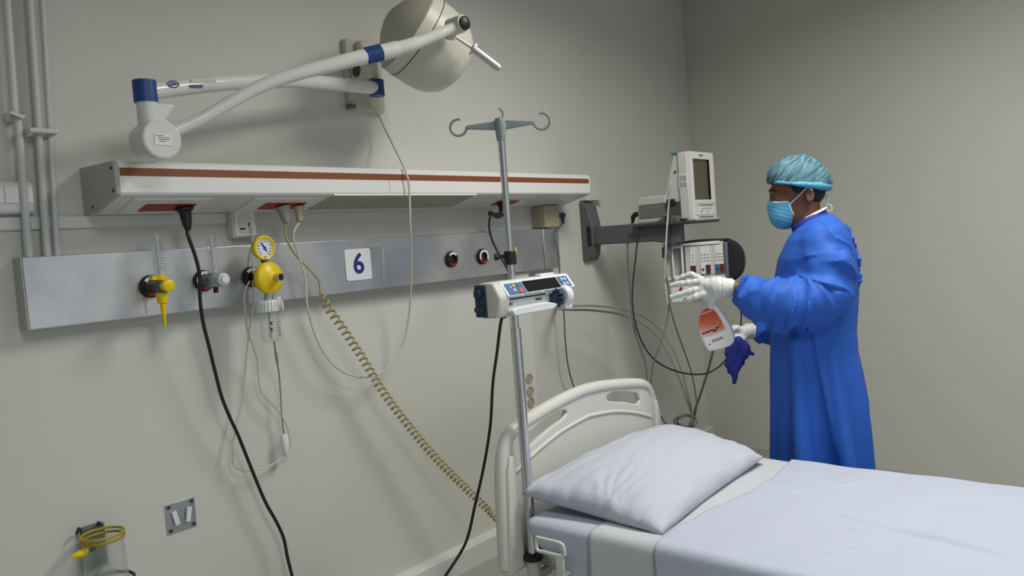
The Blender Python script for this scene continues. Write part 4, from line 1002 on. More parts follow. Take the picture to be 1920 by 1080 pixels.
rbox('rack_base', xl_, xr_, zb1-.006, zb1+.010, -.10, .004, m_monw, t)
rbox('left_side', xl_-.001, xl_+.032, zb1, zt1, -.10, -.006, m_mon, t)
hx0, hx1 = rc_(1260, 490)[0], rc_(1282, 490)[0]
rbox('carry_handle', hx0, hx0+.010, zb1+.002, zt1-.002, -.02, .028, m_monw, t)
rbox('carry_handle', hx1-.012, hx1, zb1+.002, zt1-.002, -.02, .028, m_monw, t)
rbox('carry_handle', hx0, hx1, zt1-.020, zt1-.002, -.02, .024, m_monw, t)
rbox('carry_handle', hx0, hx1, zb1+.002, zb1+.018, -.02, .024, m_monw, t)
rbox('teal_tag', xl_-.022, xl_-.002, rc_(1245, 484)[1], rc_(1245, 464)[1], -.02, -.01, m_teal, t, .001)
for a, b, conn in ((1294, 1304.5, (('maroon', 0, 1),)), (1313, 1332, (('white', 0, .45), ('maroon', .5, 1))), (1340, 1357, (('blue', 0, .5), ('maroon', .5, 1)))):
    xa, xb = rc_(a, 490)[0], rc_(b, 490)[0]; xg = rc_(a-9, 490)[0]
    md = rbox('module', xg, xb, zb1+.012, zt1-.016, -.06, .006, m_mon, t)
    rbox('module_front', xa, xb, zb1+.014, zt1-.018, .006, .010, m_monw, md, .001)
    w_m = xb-xa; zc_ = zb1+.014
    for nm, f0, f1 in conn:
        rbox('connector', xa+w_m*f0+.001, xa+w_m*f1-.001, zc_+.004, zc_+.050, .010, .015, {'maroon': m_maroon, 'white': m_paper, 'blue': m_keypad}[nm], md, .001)
        c_ = RP0+er_*(xa+w_m*(f0+f1)/2)-vd*.0152+Z*(zc_+.026)
        obj('connector_hole', MB().cyl(c_, c_-vd*.001, min(.007, w_m*(f1-f0)*.3), 12), m_ink, md)
    k = MB(); nn = 1 if w_m < .04 else 3
    for i in range(nn):
        for j in range(3):
            c_ = RP0+er_*(xa+w_m*(.5 if nn == 1 else .2+.3*i))-vd*.0101+Z*(zc_+.070+j*.016); k.obox(c_, er_, -vd, Z, (.004, .0006, .0025))
    obj('module_keys', k, m_dgrey, md)
rbox('grey_end_frame', rc_(1358, 490)[0], rc_(1366, 490)[0], zb1-.01, zt1-.004, -.09, .012, mat('blue_grey_frame', '626b7c', .5), t, .006)
# lower white module beneath, behind the glove
lx0, lz0 = rc_(1256, 522); lx1, lz1 = rc_(1300, 566)
rbox('lower_module', lx0, lx1+.12, lz1, lz0-.003, -.08, -.01, m_monw, t, .004)
c_ = rk(1277, 541, -.01+.004); obj('red_button', MB().cyl(c_, c_-vd*.008, .008, 12), m_red, t)
# hanger between arm and rack
hz = zt1
obj('rack_hanger', MB().cyl((xl+.045, 2.05, za-.02), (xl+.045, 2.05, zt1-.05), .020, 16), m_dgrey, t)
# black rounded pouch on the right end
def f_pouch(p):
    q = p-RP0; a = q@er_; b = -(q@vd); z = p[..., 2]
    u0, u1 = rc_(1362, 490)[0], rc_(1397, 490)[0]; zc2 = (zt1+zb1)/2-.012; hz_ = (zt1-zb1)/2+.022
    e = np.sqrt(((a-u0)/(u1-u0))**2+(np.abs(z-zc2)/hz_)**2.6); d = (e-1)*.075
    d = smax(d, -(a-u0), .01); d = smax(d, np.abs(b+.05)-.055, .02)
    e2 = np.sqrt(((a-u0+.11)/.16)**2+((z-zt1+.005)/.022)**2); d2 = smax((e2-1)*.02, np.abs(b+.07)-.03, .008)
    return smin(d, smax(d2, a-u0-.03, .01), .01)
pc_ = RP0+er_*.12-Z*0; t = thing('black_pouch', 'black rounded pouch on the right end of the module rack', 'pouch', (pc_[0], pc_[1], zb1))
cc = (RP0+er_*.1); sn_obj('pouch_body', f_pouch, (cc[0]-.25, cc[1]-.25, zb1-.05), (cc[0]+.25, cc[1]+.25, zt1+.06), .006, mat('black_pouch_cloth', (.010, .011, .015), .75, bump=.3), t)
g_ = [RP0+er_*(rc_(1362, 490)[0]+ (rc_(1397, 490)[0]-rc_(1362, 490)[0]+.004)*math.cos(a))-vd*(-.05)+Z*((zt1+zb1)/2-.012+((zt1-zb1)/2+.024)*math.sin(a)) for a in np.linspace(-.9, .55, 12)]
obj('pouch_piping', MB().tube(g_, .004, 8), mat('grey_piping', '6d6d68', .6), t, smooth=True)
# leads hanging from the rack to a coil behind the bed
def lead(name, label, pts, r, mt, grp=None):
    pts = [P(a, b, 1, c) for a, b, c in pts]
    o = obj(name, MB().tube(spline(pts, 8), r, 8), mt, None, smooth=True)
    return tag(o, label, 'cable', {'monitor_lead': 'grey leads below the module rack', 'grey_hose_and_shadow': 'grey hoses behind the pump'}.get(name))
lead('monitor_lead', 'grey lead hanging from the rack left edge towards the headboard', [(1250, 520, 1.92), (1255, 560, 1.93), (1250, 605, 1.95), (1240, 640, 1.97), (1228, 672, 2.0), (1222, 700, 2.02), (1218, 760, 2.04), (1214, 860, 2.04), (1212, 950, 2.06)], .0042, m_gcab)
lead('monitor_lead', 'grey lead slanting from the rack down to the cable coil behind the bed', [(1252, 555, 1.92), (1263, 600, 1.93), (1278, 645, 1.95), (1294, 690, 1.97), (1303, 730, 1.98), (1306, 762, 1.98), (1301, 790, 1.98)], .0042, m_gcab)
lead('black_double_lead', 'black lead running from behind the spray bottle to the cable coil', [(1345, 630, 1.95), (1336, 662, 1.96), (1326, 700, 1.97), (1313, 740, 1.98), (1303, 770, 1.98), (1301, 790, 1.98), (1290, 805, 1.98)], .0062, m_dgrey2)
lead('grey_hose_and_shadow', 'upper grey hose arching behind the syringe pump to the coil', [(1046, 570, 2.55), (1052, 572, 2.42), (1066, 574, 2.32), (1110, 573, 2.28), (1160, 578, 2.24), (1205, 592, 2.2), (1240, 620, 2.14), (1262, 655, 2.08), (1280, 700, 2.03), (1290, 740, 2.0), (1298, 772, 1.985)], .0055, mat('hose_and_shadow_grey', '86867e', .5))
lead('grey_hose_and_shadow', 'lower grey tube added as the shadow of the upper hose behind the syringe pump', [(1044, 579, 2.55), (1052, 580, 2.44), (1066, 581, 2.34), (1110, 582, 2.3), (1160, 589, 2.26), (1200, 604, 2.22), (1234, 632, 2.16), (1256, 668, 2.10), (1275, 712, 2.05), (1287, 748, 2.01), (1297, 776, 1.99)], .0055, mat('hose_and_shadow_grey', '86867e', .5))  # second tube modelled for the hose's shadow on the wall
cq = P(1285, 790, 1, 1.98)
t = thing('cable_coil', 'loop of grey cables gathered behind the head of the bed', 'cable coil', cq-[0, 0, .05])
for r_c, dz, m_ in ((.058, 0, m_gcab), (.050, -.004, m_dgrey), (.044, .003, m_gcab)):
    obj('coil_loop', MB().tube([cq+er_*(r_c*math.cos(a)*(1.0 if m_ is m_gcab else .85))+Z*(r_c*.62*math.sin(a)+dz)+vd*.012*math.sin(2*a) for a in np.linspace(0, 2*math.pi, 37)[:-1]], .0035, 8, True), m_, t, smooth=True)
lead('monitor_lead', 'grey lead running from the coil back down behind the headboard', [(1297, 782, 1.98), (1290, 800, 1.98), (1268, 803, 1.99), (1250, 795, 2.0), (1232, 775, 2.02), (1225, 800, 2.02), (1212, 850, 2.03), (1206, 930, 2.05), (1204, 1000, 2.10)], .0040, m_dgrey)

# ================================================================== THE PERSON
PQ = np.array([3.12, 1.163, 0.])
PN = np.array([PQ[0], PQ[1], 0])/np.hypot(PQ[0], PQ[1])       # away from the camera
PU = np.array([-PN[1], PN[0], 0])                              # the way the person faces
PRZ = math.atan2(PU[1], PU[0])
def G(px, py, y=0.):     # photograph point -> the person's own frame (x forward, y to their left, z up)
    q = RP(px, py, PQ-PN*y, PN); d = q-PQ
    return np.array([d@PU, y, q[2]])
person = thing('person', 'person in blue gown, hair cap and mask standing behind the bed, holding a spray bottle', 'person', PQ, rotz=PRZ)

# --- body: one continuous surface (head, neck, trunk, arms, legs)
hcr = G(1497, 347); fce = G(1478, 380); jaw = G(1476, 408); nk0 = G(1508, 395); nk1 = G(1530, 445)
brow = G(1450, 361); nose0 = G(1449, 366); nose1 = G(1449, 388); chin = G(1470, 414)
ear = G(1518, 366, .078); eye = G(1454, 369, .033)
shN = G(1552, 462, .165); elN = G(1532, 578, .235); wrN = G(1372, 539, .20)
shF = G(1552, 462, -.165); elF = G(1520, 600, -.23); wrF = G(1418, 618, -.06)
def f_body(p):
    d = ell(p, hcr, (.100, .079, .106))
    d = smin(d, ell(p, fce, (.068, .060, .085)), .03)
    d = smin(d, ell(p, jaw, (.045, .046, .035)), .03)
    d = smin(d, ell(p, chin, (.020, .022, .018)), .02)
    d = smin(d, cap(p, brow+[0, -.034, 0], brow+[0, .034, 0], .011, .011), .014)
    d = smin(d, cap(p, nose0, nose1, .008, .0135), .010)
    for s in (1, -1):
        d = smin(d, ell(p, nose1+[-.006, s*.011, -.002], (.010, .007, .008)), .006)
        d = smin(d, ell(p, (fce[0]+.018, s*.042, fce[2]+.012), (.022, .016, .016)), .018)      # cheek
        e = np.array([eye[0], s*.033, eye[2]])
        d = smax(d, -ell(p, e+[.010, 0, 0], (.012, .016, .010)), .010)
        d = smin(d, ell(p, e+[-.006, 0, 0], (.0125, .0135, .0125)), .003)                      # lid over the eyeball
        a = np.array([ear[0], s*.079, ear[2]])
        er1 = ell(p, a, (.018, .009, .032)); er1 = smax(er1, -ell(p, a+[.002, s*.008, .003], (.010, .006, .019)), .004)
        d = smin(d, er1, .006)
    d = smin(d, cap(p, nose1+[-.004, -.02, -.030], nose1+[-.004, .02, -.030], .007, .007), .008)   # lips
    d = smin(d, cap(p, nk0, nk1, .056, .062), .03)
    cx = nk1[0]
    d = smin(d, ell(p, (cx-.005, 0, 1.22), (.10, .13, .22)), .05)
    d = smin(d, ell(p, (cx+.0, 0, .98), (.10, .115, .15)), .05)
    for s, sh, el, wr in ((1, shN, elN, wrN), (-1, shF, elF, wrF)):
        sh = np.array(sh)
        d = smin(d, cap(p, sh, el, .052, .042), .04); d = smin(d, cap(p, el, wr, .042, .029), .02)
        hip = np.array([cx-.01, s*.07, .92]); kn = np.array([cx+.0, s*.08, .50]); an = np.array([cx-.02, s*.08, .09])
        d = smin(d, cap(p, hip, kn, .070, .050), .03); d = smin(d, cap(p, kn, an, .050, .036), .02)
        d = smin(d, cap(p, an, an+[.13, s*.02, -.045], .038, .028), .02)
    return d
body = sn_obj('body', f_body, (-.22, -.32, .0), (.62, .32, 1.75), .0065, m_skin, person, it=1)

# --- hair, eyebrows
def f_hair(p):
    d = ell(p, hcr+[-.006, 0, 0], (.100, .083, .106))
    # hairline: forehead stays clear, sideburn in front of the ear, nape short
    x, z = p[..., 0], p[..., 2]
    hl = G(1476, 345); nape = G(1541, 387)
    d = smax(d, (x-hl[0]+.004)+.5*(z-hl[2])*-1, .004)
    low = -(z-(ear[2]+.006+.9*(ear[0]+.020-x).clip(-1, 0)*-.0)) 
    cut = np.where(x > ear[0]+.012, (ear[2]+.012-z), (nape[2]-z+.0*x))
    d = smax(d, cut, .006)
    for s in (1, -1): d = smax(d, -ell(p, (ear[0]+.001, s*.082, ear[2]-.002), (.022, .022, .036)), .004)
    return d
hair = sn_obj('hair', f_hair, (-.25, -.13, 1.40), (.30, .13, 1.75), .004, m_hair, person, it=1)
def front(y, z):
    xs = np.linspace(.30, -.05, 351); pp_ = np.stack([xs, np.full(351, y), np.full(351, z)], -1); return np.array([xs[np.argmax(f_body(pp_) < 0)], y, z])
k = MB(); k2 = MB()
for s in (1, -1):
    k.tube([front(s*a, brow[2]+b)+[.001, 0, 0] for a, b in ((.013, .004), (.022, .009), (.033, .011), (.043, .008), (.052, .002))], [.003, .0045, .0045, .0035, .002], 8)
    k2.tube([front(s*a, eye[2]+b)+[.0005, 0, 0] for a, b in ((.021, -.004), (.028, -.006), (.036, -.007), (.044, -.004), (.049, -.001))], [.001, .0018, .0020, .0016, .001], 6)
obj('eyebrows', k, m_hair, person, smooth=True)
obj('eyelashes', k2, m_hair, person, smooth=True)

# --- hair cap
cpc = G(1493, 341); cb0 = G(1443, 344); cb1 = G(1546, 354)
cn = np.array([cb1[2]-cb0[2], 0, -(cb1[0]-cb0[0])]); cn /= np.linalg.norm(cn); cn = cn if cn[2] > 0 else -cn
def f_cap(p):
    x, z = p[..., 0], p[..., 2]
    d = ell(p, cpc+[-.007, 0, -.001], (.112, .097, .105))
    d = smin(d, ell(p, G(1463, 331), (.050, .070, .050)), .03)
    d = smin(d, ell(p, G(1530, 345), (.056, .074, .052)), .03)
    d = d-.0018*np.sin(95*(x+.8*z))*np.clip((z-cb0[2])/.03, 0, 1)-.0012*np.sin(60*z-70*p[..., 1])
    return smax(d, -((p-cb0)@cn+.002), .006)
hcap = sn_obj('hair_cap', f_cap, (-.26, -.13, 1.52), (.26, .13, 1.76), .0038, m_cap, person, it=1, label='blue nonwoven bouffant hair cap')
k = []
n = 60
for i in range(n):
    a = 2*math.pi*i/n; c_ = cpc+[-.003, 0, 0]
    x = c_[0]+.108*math.cos(a)-.003; y = .097*math.sin(a)
    tt = (x-cb0[0])/(cb1[0]-cb0[0]); z = cb0[2]+(cb1[2]-cb0[2])*tt+.004+.005*max(0, -math.cos(a))
    k.append((x, y, z))
obj('cap_band', MB().tube(k, [.0060+.0012*math.sin(i*.9)+.0085*max(0, -math.cos(2*math.pi*i/n)+.35) for i in range(n)], 10, True), m_capband, hcap, smooth=True, label='bright blue elastic edge')

# --- mask
mt0 = G(1446, 381); mt1 = G(1483, 380); mb0 = G(1486, 428)
def f_mask(p):
    x, y, z = p[..., 0], p[..., 1], p[..., 2]
    d = smin(ell(p, fce+[.0, 0, 0], (.076, .066, .086)), ell(p, G(1469, 408), (.052, .054, .046)), .03)
    d = smin(d, cap(p, nose0+[0, 0, -.012], nose1+[.0, 0, -.004], .010, .014), .025)
    d = d+.0005*np.sin(2*math.pi*(z-.35*x)/.016)
    top = z-(mt0[2]+.006); 
    a_ = G(1484, 382); b_ = G(1488, 400); c_ = G(1508, 408); 
    # rear edge runs from the top corner down and back to the jaw
    e1 = np.array([b_[0]-a_[0], b_[2]-a_[2]]); n1 = np.array([-e1[1], e1[0]]); n1 /= np.linalg.norm(n1)
    g1 = (x-a_[0])*n1[0]+(z-a_[2])*n1[1]; g1 = g1 if n1[0] < 0 else -g1
    e2 = np.array([c_[0]-b_[0], c_[2]-b_[2]]); n2 = np.array([-e2[1], e2[0]]); n2 /= np.linalg.norm(n2)
    g2 = (x-b_[0])*n2[0]+(z-b_[2])*n2[1]; g2 = g2 if n2[1] > 0 else -g2
    g = np.minimum(g1, g2)
    g3 = c_[0]-x
    d = smax(d, top, .003); d = smax(d, g, .004); d = smax(d, g3, .004)
    return d
mask = sn_obj('face_mask', f_mask, (-.06, -.09, 1.36), (.26, .09, 1.60), .0036, m_mask, person, it=1, label='light blue pleated face mask')
def skinpt(fn, x, z, s=1, y0=.12):
    ys = np.linspace(y0, 0, 241); pp_ = np.stack([np.full(241, x), s*ys, np.full(241, z)], -1); v = fn(pp_); i = np.argmax(v < 0); return np.array([x, s*ys[i], z]) if (v < 0).any() else np.array([x, 0, z])
for s in (1, -1):
    pts = [skinpt(f_mask, *(G(a, b)[[0, 2]]+[.001, -.001]), s) for a, b in ((1481, 384), (1482, 390), (1487, 399), (1496, 405), (1503, 408))]
    obj('mask_edge', MB().tube(spline(pts, 4), .0028, 8), m_maskw, mask, smooth=True, label='white mask edge')
    a, b = pts[0], np.array([ear[0]+.006, s*.084, ear[2]+.030])
    m_ = (a+b)/2; m_[1] = s*(abs(skinpt(f_body, m_[0], m_[2], s)[1])+.004)
    obj('ear_strap', MB().tube(spline([a, m_, b, np.array([ear[0]-.012, s*.088, ear[2]+.016])], 5), .0022, 6), m_maskw, mask, smooth=True, label='white ear strap')
obj('nose_edge', MB().tube([np.array([mt0[0]+.0+.012*math.cos(a)-.004, .062*math.sin(a)*1.0, mt0[2]+.005]) if False else skinpt(lambda q: f_mask(q), x_, mt0[2]-.001, s_) for s_, x_ in [(1, mt1[0]), (1, mt1[0]+.02), (1, mt1[0]+.04), (1, mt0[0]-.012)]], .0026, 6), m_maskw, mask, smooth=True, label='white top edge')

# --- scrub collar and undershirt
def ringtube(ca, cb, rx, ry, hgt, n=40):   # a standing collar: from back point ca to front point cb
    v = []; c_ = (ca+cb)/2; L = np.linalg.norm(ca-cb)/2; ex = (cb-ca)/(2*L)
    nrm_ = np.array([-ex[2], 0, ex[0]]); nrm_ = nrm_ if nrm_[2] > 0 else -nrm_
    for j, (o_, f_) in enumerate(((0, 1.10), (.5, 1.03), (1, 1.0), (1.02, .955), (.5, .97), (0, 1.0))):
        for i in range(n):
            a = 2*math.pi*i/n; v.append(c_+ex*L*f_*math.cos(a)+np.array([0, ry*f_*math.sin(a), 0])+nrm_*hgt*o_)
    f = [(j*n+i, j*n+(i+1) % n, ((j+1) % 6)*n+(i+1) % n, ((j+1) % 6)*n+i) for j in range(6) for i in range(n)]
    return MB().add(v, f)
ca, cb = G(1556, 410), G(1490, 440)
obj('scrub_collar', ringtube(ca, cb, 0, .080, .040), m_navy, person, smooth=True, label='navy scrub collar', angle=180)
ca2, cb2 = G(1549, 390), G(1502, 414)
c2 = (ca2+cb2)/2; L2 = (ca2-cb2)/2
obj('undershirt_edge', MB().tube([c2+L2*math.cos(a)+np.array([0, .070*math.sin(a), 0]) for a in np.linspace(0, 2*math.pi, 41)[:-1]], .0055, 8, True), m_maskw, person, smooth=True, label='white shirt edge inside collar')
kk = [G(1545, 372), G(1552, 366), G(1551, 377), G(1546, 384), G(1556, 384), G(1560, 393), G(1552, 396), G(1549, 388)]
obj('cap_tie', MB().tube(spline(kk, 5), .0035, 7), mat('sheer_white_tie', (.62, .66, .68), .6, alpha=.7), person, smooth=True)
obj('back_neck_edge', MB().tube(spline([G(1552, 412, .03), G(1560, 408, .0), G(1560, 408, -.03)], 5), .007, 8), m_maskw, person, smooth=True)

# --- the gown
rows = [(400, 1530, 1560, .05), (414, 1503, 1574, .125), (428, 1488, 1588, .170), (445, 1475, 1597, .198), (480, 1458, 1608, .210), (520, 1450, 1613, .205), (570, 1446, 1611, .19),
        (620, 1443, 1608, .18), (660, 1442, 1611, .18), (700, 1441, 1621, .19), (750, 1441, 1631, .20), (800, 1440, 1636, .21), (850, 1439, 1639, .22), (890, 1439, 1641, .225)]
RZ, RC_, RA, RB = [], [], [], []
for y_, xl2, xr2, b_ in rows:
    a, b = G(xl2, y_), G(xr2, y_); RZ.append((a[2]+b[2])/2); RC_.append((a[0]+b[0])/2); RA.append((a[0]-b[0])/2); RB.append(b_)
RZ.append(.36); RC_.append(RC_[-1]-.005); RA.append(RA[-1]+.02); RB.append(.245)
RZ, RC_, RA, RB = [np.array(q[::-1]) for q in (RZ, RC_, RA, RB)]
cuffN = G(1378, 543, .20); cuffF = G(1424, 621, -.06)
sl_n = [(G(1545, 452, .15), .075), (G(1553, 500, .175), .092), (G(1548, 552, .20), .096), (G(1520, 568, .22), .094), (G(1470, 567, .225), .090), (G(1425, 562, .215), .079), (G(1404, 552, .205), .067), (G(1390, 545, .20), .062)]
sl_f = [(G(1548, 455, -.15), .075), (G(1545, 520, -.19), .088), (G(1520, 580, -.20), .085), (G(1470, 610, -.13), .070), (G(1440, 620, -.08), .050), (G(1416, 620, -.06), .046)]
RIDGE = [((1545, 478), (1592, 520), .016), ((1500, 500), (1540, 545), .013), ((1485, 505), (1520, 590), .015), ((1500, 480), (1480, 530), .012), ((1452, 530), (1492, 590), .014), ((1428, 528), (1455, 580), .012),
         ((1400, 520), (1406, 572), .012), ((1384, 516), (1388, 555), .011), ((1560, 470), (1575, 560), .012), ((1515, 470), (1560, 480), .012), ((1505, 540), (1560, 575), .012), ((1470, 560), (1440, 605), .009)]
def wob(p, f, s): return np.sin(f*p[..., 0]+s)*np.sin(f*.83*p[..., 1]+s*1.7)*np.sin(f*.71*p[..., 2]+s*.6)
def f_gown(p):
    x, y, z = p[..., 0], p[..., 1], p[..., 2]
    c = np.interp(z, RZ, RC_); a = np.interp(z, RZ, RA); b = np.interp(z, RZ, RB)
    ang = np.arctan2(y/b, (x-c)/a); rr = np.sqrt(((x-c)/a)**2+(np.abs(y)/b)**2)
    low = np.clip((1.25-z)/.8, 0, 1)
    fold = (.085*low+.012)*(1.6*(1-np.abs(np.sin(3*ang+1.25+.5*z)))**2-.7+.5*(1-np.abs(np.sin(6.5*ang+1.5*z+.5)))**2)
    d = (rr-1-fold*1.1)*np.minimum(a, b)*.95
    d = smax(d, z-RZ[-1], .02); d = smax(d, .37-z, .004)
    w = 0.004*wob(p, 38, 1.)+.003*wob(p, 70, 2.)
    s = 9.
    for L in (sl_n, sl_f):
        e = None; T0 = 0; tb = np.zeros(x.shape); eb = np.full(x.shape, 9.); ab = np.zeros(x.shape)
        for (q0, r0), (q1, r1) in zip(L[:-1], L[1:]):
            k_ = cap(p, q0, q1, r0, r1); e = k_ if e is None else smin(e, k_, .02)
            dv = q1-q0; Ld = np.linalg.norm(dv); tt = np.clip(((p-q0)@dv)/Ld**2, 0, 1); off = p-q0-tt[..., None]*dv
            n1 = np.cross(dv/Ld, [0, 1, 0]); n1 /= np.linalg.norm(n1); an_ = np.arctan2(off[..., 1], off@n1)
            mk = k_ < eb; eb = np.where(mk, k_, eb); tb = np.where(mk, T0+tt*Ld, tb); ab = np.where(mk, an_, ab); T0 += Ld
        def crease(ph): return (1-np.abs(np.sin(ph)))**1.6
        g1 = crease(52*tb+1.3*np.sin(ab+.6)+.9*np.sin(23*tb)+.8*wob(p, 20, 3.))
        g2 = crease(31*tb-1.6*ab+1.2*wob(p, 16, 5.))
        e = e-.027*g1*np.clip(.35+.9*wob(p, 14, 1.), 0, 1)*np.clip((tb-.04)/.1, 0, 1)-.019*g2*np.clip(.5+wob(p, 11, 4.), 0, 1)+.006
        s = e if isinstance(s, float) else np.minimum(s, e)
    # cuffs are open: flat ends
    fd = (sl_n[-1][0]-sl_n[-2][0]); fd = fd/np.linalg.norm(fd); s = np.where(y > .05, smax(s, (p-sl_n[-1][0])@fd-.008, .006), s)
    fe = (sl_f[-1][0]-sl_f[-2][0]); fe = fe/np.linalg.norm(fe); s = np.where((y <= .05) & (x > 0), smax(s, (p-sl_f[-1][0])@fe-.006, .006), s)
    d = smin(d, cap(p, G(1490, 640, .165), G(1505, 885, .215), .016, .030), .035)
    d = smin(d, cap(p, G(1560, 660, .160), G(1592, 885, .200), .014, .030), .035)
    d = smax(d, -cap(p, G(1514, 628, .186), G(1553, 900, .222), .020, .046), .010)
    for (a0, a1, r) in RIDGES: s = smin(s, cap(p, a0, a1, r*.75, r*.35), .014)
    d = smin(d, s-w, .028)
    nk = cap(p, nk0, nk1+[0, 0, .0], .070, .074); d = smax(d, -nk, .01)
    return d
def onsleeve(px, py):
    best = None
    for y_ in np.linspace(.36, .0, 90):
        q = G(px, py, y_); s = 9
        for (q0, r0), (q1, r1) in zip(sl_n[:-1], sl_n[1:]): s = min(s, float(cap(q, q0, q1, r0, r1)))
        if s < 0: return q
    return G(px, py, .2)
RIDGES = []
gown = sn_obj('gown', f_gown, (-.32, -.34, .34), (.56, .37, 1.60), .0062, m_gown, person, it=1, label='royal blue long-sleeved surgical gown')
pts = [G(1590, 425, .04), G(1600, 452, .05), G(1605, 470, .03), G(1612, 490, .05), G(1609, 505, .03), G(1614, 520, .05), G(1610, 536, .04)]
obj('gown_ties', MB().tube(spline(pts, 5), [.006+.003*math.sin(i*1.9) for i in range(31)], 8), m_gown, gown, smooth=True)
obj('centre_back_seam', MB().tube([G(1585, 420, .0), G(1600, 450, .0)], .004, 6), m_gown, gown, smooth=True)

# --- trousers and shoes below the gown
def f_tr(p):
    d = None
    for s in (1, -1):
        cx = nk1[0]; a = cap(p, (cx-.01, s*.072, .80), (cx+.0, s*.08, .50), .080, .066); b = cap(p, (cx+.0, s*.08, .50), (cx-.02, s*.08, .10), .066, .060)
        e = smin(a, b, .02); d = e if d is None else smin(d, e, .01)
    return smax(d, .085-p[..., 2], .01)
sn_obj('trousers', f_tr, (-.22, -.22, .05), (.22, .22, .95), .011, m_shoe, person, it=1)
for s in (1, -1):
    an = np.array([nk1[0]-.02, s*.08, 0])
    sn_obj('shoe', lambda p, an=an: smax(smin(ell(p, an+[.03, 0, .045], (.13, .05, .055)), ell(p, an+[.12, 0, .035], (.075, .052, .04)), .02), .004-p[..., 2], .006), (an[0]-.16, an[1]-.08, -.01), (an[0]+.24, an[1]+.08, .13), .008, m_black, person, it=1)

# --- gloves: palm, five fingers each
def hand_sdf(palm, fingers, cuff, k=.010):
    def f(p):
        d = None
        for a, b, ra, rb in palm:
            e = cap(p, a, b, ra, rb); d = e if d is None else smin(d, e, .022)
        for F_ in fingers:
            e = None
            for (q0, r0), (q1, r1) in zip(F_[:-1], F_[1:]):
                c_ = cap(p, q0, q1, r0*1.22, r1*1.25); e = c_ if e is None else smin(e, c_, .003)
            d = smin(d, e, k*.7)
        for a, b, ra, rb in cuff: d = smin(d, cap(p, a, b, ra, rb), .012)
        return d+.0009*np.sin(260*p[..., 0]+90*p[..., 2])*np.sin(120*p[..., 2])
    return f
Yh = .20
fing = [
    [(G(1316, 524, .165), .0105), (G(1296, 514, .150), .0095), (G(1280, 519, .145), .0085), (G(1268, 526, .142), .0075)],      # farthest, arched
    [(G(1316, 528, .185), .0115), (G(1290, 530, .185), .0100), (G(1272, 532, .182), .0090), (G(1259, 535, .180), .0078)],
    [(G(1318, 541, .205), .0118), (G(1294, 546, .208), .0100), (G(1275, 552, .208), .0088), (G(1259, 557, .206), .0076)],
    [(G(1320, 551, .212), .0115), (G(1303, 557, .215), .0100), (G(1291, 562, .210), .0088), (G(1285, 563, .200), .0078)],
    [(G(1330, 556, .18), .013), (G(1318, 563, .165), .011), (G(1306, 567, .160), .0095), (G(1300, 566, .158), .0085)],          # thumb under the trigger
]
palm = [(G(1345, 536, .20), G(1322, 534, .195), .036, .026), (G(1345, 548, .20), G(1325, 552, .19), .028, .024), (G(1335, 560, .185), G(1333, 574, .175), .022, .020)]
cuffg = [(G(1345, 538, .20), G(1366, 539, .20), .036, .0365)]
gl = sn_obj('glove', hand_sdf(palm, fing, cuffg), (G(1366, 0, .2)[0]+.005 if False else .10, .08, 1.10), (.62, .29, 1.42), .0028, m_glove, person, it=1, label='white latex glove gripping the bottle')
fdw = (wrN-elN)/np.linalg.norm(wrN-elN)
obj('glove_cuff', MB().lathe([(-.003, .0372), (-.004, .040), (.0, .0405), (.004, .040), (.003, .0372)], G(1359, 539, .20), [-1, 0, -.02], 26), mat('cream_glove_cuff', (.66, .64, .50), .5), gl, smooth=True, label='rolled cream cuff')
fing2 = [
    [(G(1386, 622, -.05), .012), (G(1375, 622, -.03), .011), (G(1368, 632, -.015), .010), (G(1372, 642, -.01), .009)],
    [(G(1388, 627, -.04), .012), (G(1377, 630, -.02), .011), (G(1373, 640, -.005), .010), (G(1380, 648, .0), .009)],
    [(G(1390, 632, -.03), .012), (G(1381, 636, -.01), .011), (G(1380, 645, .0), .010), (G(1386, 651, .0), .009)],
    [(G(1394, 633, -.03), .011), (G(1388, 640, -.01), .010), (G(1389, 648, .0), .009), (G(1393, 652, .0), .008)],
    [(G(1392, 620, -.04), .013), (G(1380, 615, -.02), .011), (G(1371, 618, .0), .010), (G(1366, 625, .01), .009)]]
palm2 = [(G(1404, 621, -.055), G(1390, 626, -.04), .029, .024)]
gl2 = sn_obj('glove', hand_sdf(palm2, fing2, [(G(1404, 621, -.055), G(1418, 620, -.06), .030, .032)]), (.0, -.15, .98), (.40, .08, 1.24), .0032, m_glove, person, it=1, label='white glove holding the dark cloth')

# --- the spray bottle in the near hand
by = .165
o_ = G(1334, 574, by); e_ = G(1349, 654, by); down = (e_-o_); LB = np.linalg.norm(down); down /= LB
side = np.cross(down, [0, 1, 0]); side = side if side[0] < 0 else -side      # to the right in the photograph
def toW(q): return PQ+PU*q[0]-PN*q[1]+Z*q[2]
def vW(q): return PU*q[0]-PN*q[1]+Z*q[2]
oW, dW, sW, nW = toW(o_), vW(down), vW(side), -PN
t = thing('spray_bottle', 'white spray bottle with red label in the gloved hand', 'bottle', toW(e_))
def bl(px, py): q = G(px, py, by)-o_; return (float(q@side), -float(q@down))
ol = [bl(*p) for p in ((1329, 572), (1320, 578), (1314, 592), (1311, 606), (1312, 622), (1317, 637), (1323, 649), (1330, 657), (1343, 656), (1358, 652), (1371, 646), (1377, 638), (1376, 624), (1369, 607), (1360, 592), (1350, 578), (1344, 571))]
ol = [(q[0], q[1]) for q in spline([(a, b, 0) for a, b in ol], 3, True)]
uW = -dW
bt = plate('bottle_body', ol, [], oW-nW*.0, sW, uW, nW if np.dot(np.cross(sW, uW), nW) > 0 else -nW, .026, .011, m_monw, t)
def lay(name, pl, dep, mt, par): return obj(name, MB().prism(pl, oW+nW*.0255, sW, uW, nW, dep), mt, par)
